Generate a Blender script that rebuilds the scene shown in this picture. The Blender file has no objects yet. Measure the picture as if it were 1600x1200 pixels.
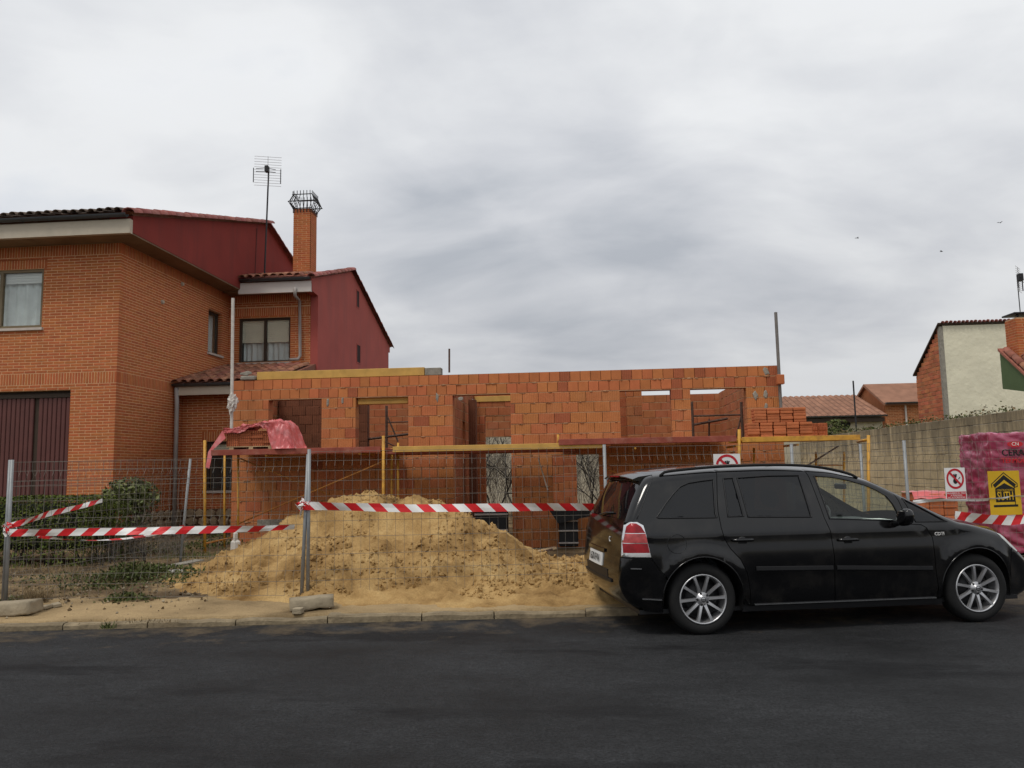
import bpy, bmesh, math, random
from mathutils import Vector, Matrix, noise, geometry
R = math.radians
random.seed(7)
sc = bpy.context.scene
COL = sc.collection

# ------------------------------------------------------------------ camera
CAM = Vector((0, 0, 1.58)); FPX = 1230.0
YAW, PITCH, ROLL = R(5), math.atan(133 / 1230), 0.018
fw = Vector((-math.sin(YAW) * math.cos(PITCH), math.cos(YAW) * math.cos(PITCH), math.sin(PITCH)))
r0 = Vector((math.cos(YAW), math.sin(YAW), 0)); u0 = r0.cross(fw)
rt = r0 * math.cos(ROLL) - u0 * math.sin(ROLL); up = u0 * math.cos(ROLL) + r0 * math.sin(ROLL)
cd = bpy.data.cameras.new('camera'); cam = bpy.data.objects.new('camera', cd); COL.objects.link(cam)
cd.sensor_width = 36; cd.lens = 36 * FPX / 1600; cd.clip_end = 2000; cd.clip_start = .05
cam.matrix_world = Matrix(((rt.x, up.x, -fw.x, CAM.x), (rt.y, up.y, -fw.y, CAM.y), (rt.z, up.z, -fw.z, CAM.z), (0, 0, 0, 1)))
sc.camera = cam
def ray(x, y): return fw + rt * ((x - 800) / FPX) + up * ((600 - y) / FPX)
def aty(x, y, Y): d = ray(x, y); return CAM + d * (Y / d.y)          # photo point carried to a real wall plane Y
def atx(x, y, X): d = ray(x, y); return CAM + d * (X / d.x)
def atz(x, y, z=0.0): d = ray(x, y); return CAM + d * ((z - CAM.z) / d.z)

# ------------------------------------------------------------------ sky and sun
SUN_EL, SUN_AZ = R(60), R(214)      # azimuth clockwise from +Y: behind and to the left of the viewer
wd = bpy.data.worlds.new('World'); sc.world = wd; wd.use_nodes = True
nt = wd.node_tree; N = nt.nodes; LK = nt.links
for n in list(N): N.remove(n)
def nd(t, **k):
    n = N.new(t)
    for a, b in k.items(): setattr(n, a, b)
    return n
out = nd('ShaderNodeOutputWorld'); bg = nd('ShaderNodeBackground')
sky = nd('ShaderNodeTexSky', sky_type='NISHITA', sun_disc=False, sun_elevation=SUN_EL, sun_rotation=SUN_AZ)
skm = nd('ShaderNodeMix', data_type='RGBA', blend_type='MULTIPLY'); skm.inputs[0].default_value = 1
LK.new(sky.outputs[0], skm.inputs[6]); skm.inputs[7].default_value = (.10, .10, .10, 1)
tc = nd('ShaderNodeTexCoord'); sep = nd('ShaderNodeSeparateXYZ'); LK.new(tc.outputs['Generated'], sep.inputs[0])
zz = nd('ShaderNodeMath', operation='MAXIMUM'); LK.new(sep.outputs[2], zz.inputs[0]); zz.inputs[1].default_value = 0
za = nd('ShaderNodeMath', operation='ADD'); LK.new(zz.outputs[0], za.inputs[0]); za.inputs[1].default_value = .28
dx = nd('ShaderNodeMath', operation='DIVIDE'); LK.new(sep.outputs[0], dx.inputs[0]); LK.new(za.outputs[0], dx.inputs[1])
dy = nd('ShaderNodeMath', operation='DIVIDE'); LK.new(sep.outputs[1], dy.inputs[0]); LK.new(za.outputs[0], dy.inputs[1])
cb = nd('ShaderNodeCombineXYZ'); LK.new(dx.outputs[0], cb.inputs[0]); LK.new(dy.outputs[0], cb.inputs[1])
def cloud_noise(scale, det, off, dist=.3, rough=.52):
    mp = nd('ShaderNodeMapping'); LK.new(cb.outputs[0], mp.inputs[0]); mp.inputs[1].default_value = off; mp.inputs[3].default_value = (.75, 1.0, 1)
    n = nd('ShaderNodeTexNoise'); LK.new(mp.outputs[0], n.inputs['Vector']); n.inputs['Scale'].default_value = scale
    n.inputs['Detail'].default_value = det; n.inputs['Roughness'].default_value = rough; n.inputs['Distortion'].default_value = dist
    return n
n1 = cloud_noise(1.15, 7, (2.2, 1.3, 0)); n2 = cloud_noise(.55, 3, (5.1, 0.4, 0), .2)
n3 = cloud_noise(3.4, 6, (1.1, 7.4, 0), .5)
ad = nd('ShaderNodeMath', operation='MULTIPLY_ADD'); LK.new(n2.outputs[0], ad.inputs[0]); ad.inputs[1].default_value = .6; LK.new(n1.outputs[0], ad.inputs[2])
ad2 = nd('ShaderNodeMath', operation='MULTIPLY_ADD'); LK.new(n3.outputs[0], ad2.inputs[0]); ad2.inputs[1].default_value = .36; LK.new(ad.outputs[0], ad2.inputs[2])
cr = nd('ShaderNodeValToRGB'); dv = nd('ShaderNodeMath', operation='DIVIDE'); LK.new(ad2.outputs[0], dv.inputs[0]); dv.inputs[1].default_value = 1.4; LK.new(dv.outputs[0], cr.inputs[0])
e = cr.color_ramp.elements
e[0].position = .515; e[0].color = (.47, .50, .55, 1); e[1].position = .90; e[1].color = (.86, .88, .91, 1)
x = e.new(.61); x.color = (.62, .64, .68, 1)
x = e.new(.735); x.color = (.80, .815, .835, 1)
msk = nd('ShaderNodeMapRange'); LK.new(ad2.outputs[0], msk.inputs[0]); msk.inputs[1].default_value = 1.08; msk.inputs[2].default_value = 1.28
msk.inputs[3].default_value = 0; msk.inputs[4].default_value = .35
mx = nd('ShaderNodeMix', data_type='RGBA'); LK.new(msk.outputs[0], mx.inputs[0]); LK.new(cr.outputs[0], mx.inputs[6]); LK.new(skm.outputs[2], mx.inputs[7])
hz_ = nd('ShaderNodeMapRange', interpolation_type='SMOOTHSTEP'); LK.new(sep.outputs[2], hz_.inputs[0]); hz_.inputs[1].default_value = 0; hz_.inputs[2].default_value = .42; hz_.inputs[3].default_value = .80; hz_.inputs[4].default_value = 1.04   # cloud deck greyer towards the horizon, all round
hm_ = nd('ShaderNodeVectorMath', operation='SCALE'); LK.new(mx.outputs[2], hm_.inputs[0]); LK.new(hz_.outputs[0], hm_.inputs['Scale'])
LK.new(hm_.outputs[0], bg.inputs[0]); bg.inputs[1].default_value = 1.0
LK.new(bg.outputs[0], out.inputs[0])
sd = bpy.data.lights.new('sun', 'SUN'); sd.energy = 1.5; sd.angle = R(14); sd.color = (1, .95, .87)
so = bpy.data.objects.new('sun', sd); COL.objects.link(so)
sdir = Vector((math.sin(SUN_AZ) * math.cos(SUN_EL), math.cos(SUN_AZ) * math.cos(SUN_EL), math.sin(SUN_EL)))
so.rotation_euler = sdir.to_track_quat('Z', 'Y').to_euler(); so.location = sdir * 40
vs = sc.view_settings; vs.view_transform = 'Standard'; vs.look = 'None'; vs.exposure = 0; vs.gamma = 1

# ------------------------------------------------------------------ materials
def pm(name, col, rough=.85, var=.2, scale=6, island=0.0, bump=0.0, bscale=40, metal=0, spec=.3, coat=0, groove=0, dirt=None, dscale=1.5, damt=.5, detail=5, hue=0.0, streak=0, alpha=None, transl=0, ztop=None):
    m = bpy.data.materials.new(name); m.use_nodes = True
    t = m.node_tree; n = t.nodes; l = t.links; b = n['Principled BSDF']
    b.inputs['Roughness'].default_value = rough; b.inputs['Metallic'].default_value = metal; b.inputs['Specular IOR Level'].default_value = spec
    if coat: b.inputs['Coat Weight'].default_value = coat; b.inputs['Coat Roughness'].default_value = .06
    g = n.new('ShaderNodeNewGeometry')
    nz = n.new('ShaderNodeTexNoise'); l.new(g.outputs['Position'], nz.inputs['Vector']); nz.inputs['Scale'].default_value = scale; nz.inputs['Detail'].default_value = detail
    mr = n.new('ShaderNodeMapRange'); l.new(nz.outputs[0], mr.inputs[0]); mr.inputs[1].default_value = .25; mr.inputs[2].default_value = .75
    mr.inputs[3].default_value = 1 - var; mr.inputs[4].default_value = 1 + var
    val = mr.outputs[0]
    hs = n.new('ShaderNodeHueSaturation'); hs.inputs['Color'].default_value = (*col, 1)
    if island:
        oi = n.new('ShaderNodeObjectInfo'); a = n.new('ShaderNodeMath'); a.operation = 'ADD'
        l.new(oi.outputs['Random'], a.inputs[0]); l.new(g.outputs['Random Per Island'], a.inputs[1])
        fr = n.new('ShaderNodeMath'); fr.operation = 'FRACT'; l.new(a.outputs[0], fr.inputs[0])
        m2 = n.new('ShaderNodeMapRange'); l.new(fr.outputs[0], m2.inputs[0]); m2.inputs[3].default_value = 1 - island; m2.inputs[4].default_value = 1 + island * .7
        mu = n.new('ShaderNodeMath'); mu.operation = 'MULTIPLY'; l.new(val, mu.inputs[0]); l.new(m2.outputs[0], mu.inputs[1]); val = mu.outputs[0]
        if hue:
            k = n.new('ShaderNodeMath'); k.operation = 'MULTIPLY'; l.new(fr.outputs[0], k.inputs[0]); k.inputs[1].default_value = 7.31
            k2 = n.new('ShaderNodeMath'); k2.operation = 'FRACT'; l.new(k.outputs[0], k2.inputs[0])
            m3 = n.new('ShaderNodeMapRange'); l.new(k2.outputs[0], m3.inputs[0]); m3.inputs[3].default_value = .5 - hue; m3.inputs[4].default_value = .5 + hue
            l.new(m3.outputs[0], hs.inputs['Hue'])
    hgt = None
    if groove:
        sp = n.new('ShaderNodeSeparateXYZ'); l.new(g.outputs['Position'], sp.inputs[0])
        a = n.new('ShaderNodeMath'); a.operation = 'ADD'; l.new(sp.outputs[0], a.inputs[0]); l.new(sp.outputs[1], a.inputs[1])
        k = n.new('ShaderNodeMath'); k.operation = 'MULTIPLY'; l.new(a.outputs[0], k.inputs[0]); k.inputs[1].default_value = 2 * math.pi / groove
        s = n.new('ShaderNodeMath'); s.operation = 'SINE'; l.new(k.outputs[0], s.inputs[0]); hgt = s.outputs[0]
        m4 = n.new('ShaderNodeMapRange'); l.new(hgt, m4.inputs[0]); m4.inputs[1].default_value = -1; m4.inputs[3].default_value = .86; m4.inputs[4].default_value = 1.06
        mu = n.new('ShaderNodeMath'); mu.operation = 'MULTIPLY'; l.new(val, mu.inputs[0]); l.new(m4.outputs[0], mu.inputs[1]); val = mu.outputs[0]
    l.new(val, hs.inputs['Value'])
    colout = hs.outputs[0]
    if dirt:
        nz2 = n.new('ShaderNodeTexNoise'); nz2.inputs['Scale'].default_value = dscale; nz2.inputs['Detail'].default_value = 8; nz2.inputs['Roughness'].default_value = .65
        if streak:
            mp = n.new('ShaderNodeMapping'); l.new(g.outputs['Position'], mp.inputs[0]); mp.inputs[3].default_value = (streak, streak, .35); l.new(mp.outputs[0], nz2.inputs['Vector'])
        else: l.new(g.outputs['Position'], nz2.inputs['Vector'])
        rp = n.new('ShaderNodeMapRange'); l.new(nz2.outputs[0], rp.inputs[0]); rp.inputs[1].default_value = .48; rp.inputs[2].default_value = .72; rp.inputs[4].default_value = damt
        dmask = rp.outputs[0]
        if ztop:
            sz = n.new('ShaderNodeSeparateXYZ'); l.new(g.outputs['Position'], sz.inputs[0]); zr_ = n.new('ShaderNodeMapRange'); l.new(sz.outputs[2], zr_.inputs[0]); zr_.inputs[1].default_value = ztop[0]; zr_.inputs[2].default_value = ztop[1]; zr_.inputs[3].default_value = -.04; zr_.inputs[4].default_value = .22
            sa = n.new('ShaderNodeMath'); sa.operation = 'ADD'; l.new(nz2.outputs[0], sa.inputs[0]); l.new(zr_.outputs[0], sa.inputs[1]); l.new(sa.outputs[0], rp.inputs[0])
        mxx = n.new('ShaderNodeMix'); mxx.data_type = 'RGBA'; l.new(dmask, mxx.inputs[0]); l.new(colout, mxx.inputs[6]); mxx.inputs[7].default_value = (*dirt, 1)
        colout = mxx.outputs[2]
    l.new(colout, b.inputs['Base Color'])
    if bump or groove:
        bn = n.new('ShaderNodeTexNoise'); l.new(g.outputs['Position'], bn.inputs['Vector']); bn.inputs['Scale'].default_value = bscale; bn.inputs['Detail'].default_value = 6
        h = bn.outputs[0]
        if hgt is not None:
            q = n.new('ShaderNodeMath'); q.operation = 'MULTIPLY_ADD'; l.new(hgt, q.inputs[0]); q.inputs[1].default_value = .25; l.new(h, q.inputs[2]); h = q.outputs[0]
        bp = n.new('ShaderNodeBump'); bp.inputs['Strength'].default_value = max(bump, .3 if groove else 0); bp.inputs['Distance'].default_value = .02
        l.new(h, bp.inputs['Height']); l.new(bp.outputs[0], b.inputs['Normal'])
    if alpha is not None or transl:
        if transl: b.inputs['Transmission Weight'].default_value = 0
        if alpha is not None: b.inputs['Alpha'].default_value = alpha
    return m
def glass(name, tint, opac=0.0, base=(.01, .01, .012), rough=.02):
    m = bpy.data.materials.new(name); m.use_nodes = True; t = m.node_tree; n = t.nodes; l = t.links
    for q in list(n): n.remove(q)
    o = n.new('ShaderNodeOutputMaterial'); tr = n.new('ShaderNodeBsdfTransparent'); tr.inputs[0].default_value = (*tint, 1)
    df = n.new('ShaderNodeBsdfDiffuse'); df.inputs[0].default_value = (*base, 1); a = n.new('ShaderNodeMixShader'); a.inputs[0].default_value = opac
    l.new(tr.outputs[0], a.inputs[1]); l.new(df.outputs[0], a.inputs[2])
    gl = n.new('ShaderNodeBsdfGlossy'); gl.inputs[1].default_value = rough; fr = n.new('ShaderNodeFresnel'); gg = n.new('ShaderNodeNewGeometry'); mi_ = n.new('ShaderNodeMapRange'); l.new(gg.outputs['Backfacing'], mi_.inputs[0]); mi_.inputs[3].default_value = 1.5; mi_.inputs[4].default_value = 1 / 1.5; l.new(mi_.outputs[0], fr.inputs[0])
    b = n.new('ShaderNodeMixShader'); l.new(fr.outputs[0], b.inputs[0]); l.new(a.outputs[0], b.inputs[1]); l.new(gl.outputs[0], b.inputs[2]); l.new(b.outputs[0], o.inputs[0])
    return m
M = {}
M['brick'] = pm('orange_facing_brick', (.44, .125, .040), .85, .14, 9, island=.13, hue=.006, bump=.15, bscale=120)
M['mortar'] = pm('pale_mortar', (.66, .40, .22), .95, .15, 14)
M['redA'] = pm('dark_red_render', (.225, .033, .025), .9, .12, 1.2, bump=.1, bscale=60, dirt=(.11, .03, .026), damt=.5, dscale=1.2, streak=2.2)
M['redB'] = pm('faded_red_render', (.37, .085, .07), .9, .10, 1.2, bump=.1, bscale=60, dirt=(.23, .075, .068), damt=.5, dscale=1.1, streak=2.2)
M['tile'] = pm('weathered_clay_tile', (.30, .12, .075), .85, .25, 8, island=.35, hue=.012, dirt=(.12, .085, .06), dscale=5, damt=.6)
M['tile_red'] = pm('red_clay_tile', (.30, .105, .09), .8, .2, 8, island=.25, hue=.008, dirt=(.25, .17, .15), dscale=6, damt=.5)
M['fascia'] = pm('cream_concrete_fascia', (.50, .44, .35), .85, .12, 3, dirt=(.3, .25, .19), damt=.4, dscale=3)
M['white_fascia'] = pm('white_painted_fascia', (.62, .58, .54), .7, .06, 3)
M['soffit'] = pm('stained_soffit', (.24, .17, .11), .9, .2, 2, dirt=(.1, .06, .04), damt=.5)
M['gutter'] = pm('dark_grey_gutter', (.055, .06, .065), .45, .15, 4, spec=.5)
M['pipe'] = pm('grey_drainpipe', (.34, .31, .29), .6, .12, 5)
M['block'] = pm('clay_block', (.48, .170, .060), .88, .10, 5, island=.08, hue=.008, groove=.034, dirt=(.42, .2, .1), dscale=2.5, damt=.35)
M['inner'] = pm('shade_painted_clay_block', (.40, .13, .05), .9, .14, 5, island=.15, hue=.006, groove=.034, dirt=(.3, .17, .1), dscale=2.5, damt=.4)  # darker copy of the front block, the rooms' shade put into its colour
M['brown_shade'] = pm('brown_brick_and_shade', (.17, .062, .032), .9, .2, 4, island=.15, groove=.05)  # partition's shade is painted into this brown; the door post is truly brown
M['jointdark'] = pm('open_joint', (.10, .05, .028), .95, .2, 9)
M['block_dark'] = pm('overfired_clay_block', (.37, .11, .048), .85, .12, 6, island=.15, groove=.034)
M['lintel'] = pm('clay_lintel_block', (.47, .155, .056), .85, .10, 7, island=.13, hue=.007)
M['cement'] = pm('cement_mortar', (.38, .22, .12), .95, .25, 12, bump=.4, bscale=50)
M['cementgrey'] = pm('grey_cement', (.27, .25, .21), .95, .25, 10, bump=.4, bscale=40)
M['cblock'] = pm('tan_concrete_block', (.50, .40, .245), .95, .16, 5, island=.10, bump=.3, bscale=60, dirt=(.12, .10, .068), dscale=1.1, damt=.75, streak=3.5, ztop=(1.5, 2.5))
M['concrete'] = pm('old_concrete', (.29, .24, .165), .95, .25, 6, bump=.5, bscale=30, dirt=(.2, .16, .1), damt=.5)
M['timber'] = pm('yellow_shuttering_timber', (.55, .33, .085), .7, .2, 6, dirt=(.3, .18, .07), damt=.5, dscale=3)
M['yellow'] = pm('yellow_scaffold_paint', (.56, .29, .035), .55, .22, 7, dirt=(.22, .09, .03), damt=.7, dscale=9, spec=.45)
M['orange'] = pm('orange_scaffold_brace', (.42, .17, .035), .6, .2, 8, dirt=(.2, .08, .03), damt=.6, dscale=9)
M['plank'] = pm('red_painted_plank', (.25, .06, .04), .75, .25, 5, dirt=(.38, .2, .15), damt=.5, dscale=6)
M['rust'] = pm('rusty_steel', (.10, .06, .045), .8, .4, 14)
M['galv'] = pm('galvanised_steel', (.25, .26, .265), .5, .15, 9, metal=.25, spec=.5)
M['wire'] = pm('galvanised_wire', (.15, .135, .115), .6, .1, 9, metal=.1)
M['white'] = pm('white_plastic', (.78, .77, .75), .5, .05, 5)
M['red'] = pm('red_plastic', (.62, .02, .025), .45, .1, 5)
M['offwhite'] = pm('dirty_white', (.55, .52, .47), .8, .2, 10)
M['pinkfilm'] = pm('pink_plastic_film', (.55, .11, .11), .35, .2, 4, spec=.5, dirt=(.68, .36, .36), damt=.6, dscale=5)
M['magenta'] = pm('magenta_pallet_wrap', (.30, .04, .085), .3, .25, 3, spec=.6, dirt=(.56, .22, .32), damt=.75, dscale=2.2)
M['hollow'] = pm('red_hollow_brick', (.45, .14, .055), .85, .15, 10, island=.15)
M['hollow_hole'] = pm('painted_hole_shade', (.16, .035, .02), .9, .1, 10)
M['wood'] = pm('pale_pallet_wood', (.42, .30, .17), .85, .25, 8)
M['black'] = pm('black_paint', (.0025, .0025, .003), .12, .1, 3, spec=.42, coat=.2, dirt=(.035, .031, .027), dscale=4, damt=.3)
M['blacktrim'] = pm('black_trim', (.008, .008, .009), .5, .1, 3, spec=.4)
M['rubber'] = pm('tyre_rubber', (.011, .011, .011), .85, .15, 12, spec=.3)
M['alloy'] = pm('silver_alloy', (.52, .52, .53), .34, .08, 9, metal=.8)
M['chrome'] = pm('chrome', (.7, .7, .7), .15, .03, 5, metal=1)
M['lampred'] = pm('red_lamp_lens', (.27, .007, .012), .25, .4, 14, spec=.35)
M['lamppink'] = pm('pale_red_lamp_lens', (.42, .075, .075), .25, .4, 18, spec=.35)
M['lampclear'] = pm('clear_lamp_lens', (.42, .44, .40), .12, .3, 16, spec=.6, coat=1)
M['seat'] = pm('dark_seat_fabric', (.035, .038, .045), .9, .2, 12)
M['dash'] = pm('grey_dashboard', (.06, .065, .065), .8, .15, 6)
M['greytrim'] = pm('grey_interior_trim', (.20, .22, .21), .8, .15, 6)
M['privacy'] = glass('tinted_privacy_glass', (.10, .11, .12), .75, (.006, .007, .009))
M['carglass'] = glass('green_tinted_glass', (.87, .94, .90), .02, (.2, .25, .22))
M['winglass'] = glass('house_window_glass', (.96, .98, .97), .03, (.3, .33, .32))
M['frame'] = pm('olive_brown_window_frame', (.17, .13, .075), .6, .1, 6)
M['darkframe'] = pm('dark_brown_window_frame', (.05, .033, .022), .6, .1, 6)
M['shutter'] = pm('cream_roller_shutter', (.82, .76, .62), .7, .06, 4)
M['whiteshutter'] = pm('white_roller_shutter', (.72, .71, .69), .6, .04, 4)
M['curtain'] = pm('pale_curtain', (.72, .74, .74), .9, .12, 5)
M['room'] = pm('dim_room', (.12, .13, .13), .9, .2, 2)
M['sill'] = pm('pale_stone_sill', (.50, .44, .39), .8, .12, 6)
M['garage'] = pm('maroon_garage_steel', (.105, .034, .028), .55, .14, 3, spec=.4)
M['stone'] = pm('tan_rubble_stone', (.36, .27, .17), .95, .25, 9, island=.3, bump=.5, bscale=25)
M['asph'] = None
M['cream'] = pm('rough_cream_render', (.74, .70, .54), .95, .07, 2, bump=.9, bscale=7, dirt=(.50, .47, .37), damt=.4, dscale=.8)
M['beige'] = pm('beige_house_render', (.46, .42, .32), .95, .08, 1.5, dirt=(.3, .26, .2), damt=.3)
M['green'] = pm('green_painted_render', (.085, .125, .055), .9, .12, 2)
M['bigbrick'] = pm('red_hollow_brick_wall', (.43, .135, .06), .9, .2, 4, island=.2, hue=.008)
M['farbrick'] = pm('far_orange_brick', (.42, .15, .06), .9, .15, 3, island=.2)
M['farroof'] = pm('far_roof_tile', (.27, .135, .085), .9, .2, 2.5, island=.2)
M['antenna'] = pm('antenna_metal', (.35, .35, .35), .4, .1, 5, metal=.6)
M['darkiron'] = pm('dark_wrought_iron', (.02, .02, .022), .5, .2, 9)
M['yellowsign'] = pm('yellow_sign_board', (.66, .40, .015), .5, .08, 4)
M['ink'] = pm('black_ink', (.012, .012, .012), .6, .05, 4)
M['redink'] = pm('red_ink', (.50, .02, .03), .6, .05, 4)
M['net'] = pm('black_debris_net', (.015, .015, .016), .8, .3, 60)
M['leaf'] = pm('glossy_green_leaf', (.13, .145, .05), .55, .3, 3, island=.6, hue=.02, spec=.3)
M['hedgeleaf'] = pm('clipped_hedge_leaf', (.085, .105, .022), .75, .3, 3, island=.5, hue=.02, spec=.12)
M['weed'] = pm('weed_leaf', (.085, .10, .035), .8, .3, 3, island=.5, hue=.025, spec=.1)
M['drygrass'] = pm('dry_grass', (.22, .16, .085), .9, .3, 3, island=.4)
M['twig'] = pm('grey_brown_twig', (.17, .145, .115), .9, .3, 5, island=.4)
M['darktwig'] = pm('dark_bare_twig', (.05, .045, .04), .9, .3, 5, island=.4)
M['bark'] = pm('bark', (.10, .075, .05), .95, .3, 9, bump=.5, bscale=30)
M['paint_plate'] = pm('white_plate', (.70, .70, .68), .4, .03, 5)

def asphalt():
    m = bpy.data.materials.new('fresh_dark_asphalt'); m.use_nodes = True; t = m.node_tree; n = t.nodes; l = t.links; b = n['Principled BSDF']
    g = n.new('ShaderNodeNewGeometry')
    def nz(s, d, r=.55, sc3=(1, 1, 1)):
        mp = n.new('ShaderNodeMapping'); l.new(g.outputs['Position'], mp.inputs[0]); mp.inputs[3].default_value = sc3
        q = n.new('ShaderNodeTexNoise'); l.new(mp.outputs[0], q.inputs['Vector']); q.inputs['Scale'].default_value = s; q.inputs['Detail'].default_value = d; q.inputs['Roughness'].default_value = r; return q.outputs[0]
    a = nz(.9, 10, .68, (.7, 1.15, 1)); f = nz(52, 5, .8); mid = nz(14, 8, .75, (.8, 1.1, 1)); grain = nz(38, 3, .7)
    cr = n.new('ShaderNodeValToRGB'); l.new(a, cr.inputs[0]); e = cr.color_ramp.elements
    e[0].position = .34; e[0].color = (.009, .0093, .010, 1); e[1].position = .68; e[1].color = (.034, .0352, .0375, 1)
    mr = n.new('ShaderNodeMapRange'); l.new(f, mr.inputs[0]); mr.inputs[1].default_value = .3; mr.inputs[2].default_value = .7; mr.inputs[1].default_value = .36; mr.inputs[2].default_value = .66; mr.inputs[3].default_value = .35; mr.inputs[4].default_value = 1.8
    mr2 = n.new('ShaderNodeMapRange'); l.new(mid, mr2.inputs[0]); mr2.inputs[1].default_value = .3; mr2.inputs[2].default_value = .7; mr2.inputs[3].default_value = .6; mr2.inputs[4].default_value = 1.4
    mu = n.new('ShaderNodeMath'); mu.operation = 'MULTIPLY'; l.new(mr.outputs[0], mu.inputs[0]); l.new(mr2.outputs[0], mu.inputs[1])
    hs = n.new('ShaderNodeHueSaturation'); l.new(cr.outputs[0], hs.inputs['Color']); l.new(mu.outputs[0], hs.inputs['Value']); pt = nz(.55, 7, .7, (.5, 1.6, 1)); pr_ = n.new('ShaderNodeMapRange'); l.new(pt, pr_.inputs[0]); pr_.inputs[1].default_value = .54; pr_.inputs[2].default_value = .62; pr_.inputs[4].default_value = 1.5
    pg = n.new('ShaderNodeMath'); pg.operation = 'MULTIPLY'; l.new(pr_.outputs[0], pg.inputs[0]); l.new(mid, pg.inputs[1])
    pm_ = n.new('ShaderNodeMix'); pm_.data_type = 'RGBA'; l.new(pg.outputs[0], pm_.inputs[0]); l.new(hs.outputs[0], pm_.inputs[6]); pm_.inputs[7].default_value = (.004, .004, .005, 1)
    dp = n.new('ShaderNodeVectorMath'); dp.operation = 'DOT_PRODUCT'; sb_ = n.new('ShaderNodeVectorMath'); sb_.operation = 'SUBTRACT'; l.new(g.outputs['Position'], sb_.inputs[0]); k0_ = atz(0, 987); k1_ = (atz(980, 962) - k0_).normalized(); sb_.inputs[1].default_value = k0_; l.new(sb_.outputs[0], dp.inputs[0]); dp.inputs[1].default_value = (-k1_.y, k1_.x, 0)   # sand trodden and blown off the kerb
    kr = n.new('ShaderNodeMapRange'); l.new(dp.outputs['Value'], kr.inputs[0]); kr.inputs[1].default_value = -1.3; kr.inputs[2].default_value = 0; kr.inputs[3].default_value = -.14; kr.inputs[4].default_value = .12
    ks = n.new('ShaderNodeMath'); ks.operation = 'ADD'; l.new(nz(2.2, 9, .72), ks.inputs[0]); l.new(kr.outputs[0], ks.inputs[1])
    kt = n.new('ShaderNodeMapRange'); l.new(ks.outputs[0], kt.inputs[0]); kt.inputs[1].default_value = .52; kt.inputs[2].default_value = .80; kt.inputs[4].default_value = .6
    km = n.new('ShaderNodeMix'); km.data_type = 'RGBA'; l.new(kt.outputs[0], km.inputs[0]); l.new(pm_.outputs[2], km.inputs[6]); km.inputs[7].default_value = (.22, .16, .09, 1); l.new(km.outputs[2], b.inputs['Base Color'])
    rr = n.new('ShaderNodeMapRange'); l.new(a, rr.inputs[0]); rr.inputs[1].default_value = .3; rr.inputs[2].default_value = .7; rr.inputs[3].default_value = .62; rr.inputs[4].default_value = .88
    l.new(rr.outputs[0], b.inputs['Roughness']); b.inputs['Specular IOR Level'].default_value = .22
    sm = n.new('ShaderNodeMath'); sm.operation = 'ADD'; l.new(f, sm.inputs[0]); l.new(grain, sm.inputs[1])
    bp = n.new('ShaderNodeBump'); bp.inputs['Strength'].default_value = .9; bp.inputs['Distance'].default_value = .016; l.new(sm.outputs[0], bp.inputs['Height']); l.new(bp.outputs[0], b.inputs['Normal'])
    return m
M['asph'] = asphalt()
def sandmat(name, stops, scale, fine=55):
    m = bpy.data.materials.new(name); m.use_nodes = True; t = m.node_tree; n = t.nodes; l = t.links; b = n['Principled BSDF']
    g = n.new('ShaderNodeNewGeometry'); q = n.new('ShaderNodeTexNoise'); l.new(g.outputs['Position'], q.inputs['Vector']); q.inputs['Scale'].default_value = scale; q.inputs['Detail'].default_value = 9; q.inputs['Roughness'].default_value = .62
    cr = n.new('ShaderNodeValToRGB'); l.new(q.outputs[0], cr.inputs[0]); e = cr.color_ramp.elements
    e[0].position, e[0].color = stops[0][0], (*stops[0][1], 1); e[1].position, e[1].color = stops[-1][0], (*stops[-1][1], 1)
    for p, c in stops[1:-1]: x = e.new(p); x.color = (*c, 1)
    f = n.new('ShaderNodeTexNoise'); l.new(g.outputs['Position'], f.inputs['Vector']); f.inputs['Scale'].default_value = fine; f.inputs['Detail'].default_value = 5; f.inputs['Roughness'].default_value = .7
    mr = n.new('ShaderNodeMapRange'); l.new(f.outputs[0], mr.inputs[0]); mr.inputs[1].default_value = .3; mr.inputs[2].default_value = .7; mr.inputs[3].default_value = .78; mr.inputs[4].default_value = 1.2
    hs = n.new('ShaderNodeHueSaturation'); l.new(cr.outputs[0], hs.inputs['Color']); l.new(mr.outputs[0], hs.inputs['Value']); l.new(hs.outputs[0], b.inputs['Base Color'])
    b.inputs['Roughness'].default_value = .97; b.inputs['Specular IOR Level'].default_value = .1
    bp = n.new('ShaderNodeBump'); bp.inputs['Strength'].default_value = .6; bp.inputs['Distance'].default_value = .02; l.new(f.outputs[0], bp.inputs['Height']); l.new(bp.outputs[0], b.inputs['Normal'])
    return m
M['sand'] = sandmat('yellow_building_sand', [(.33, (.17, .095, .034)), (.44, (.31, .19, .075)), (.54, (.40, .255, .105)), (.70, (.50, .34, .15))], 1.9)
M['dirt'] = sandmat('brown_plot_soil', [(.3, (.055, .04, .025)), (.48, (.13, .09, .052)), (.6, (.24, .17, .09)), (.75, (.12, .095, .06))], 1.4)
M['sandypath'] = sandmat('sand_strewn_pavement', [(.28, (.17, .12, .065)), (.45, (.30, .215, .115)), (.6, (.39, .28, .15)), (.75, (.28, .205, .115))], 1.1)
M['field'] = sandmat('far_field_soil', [(.3, (.10, .09, .04)), (.6, (.22, .18, .09))], .2)

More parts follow.
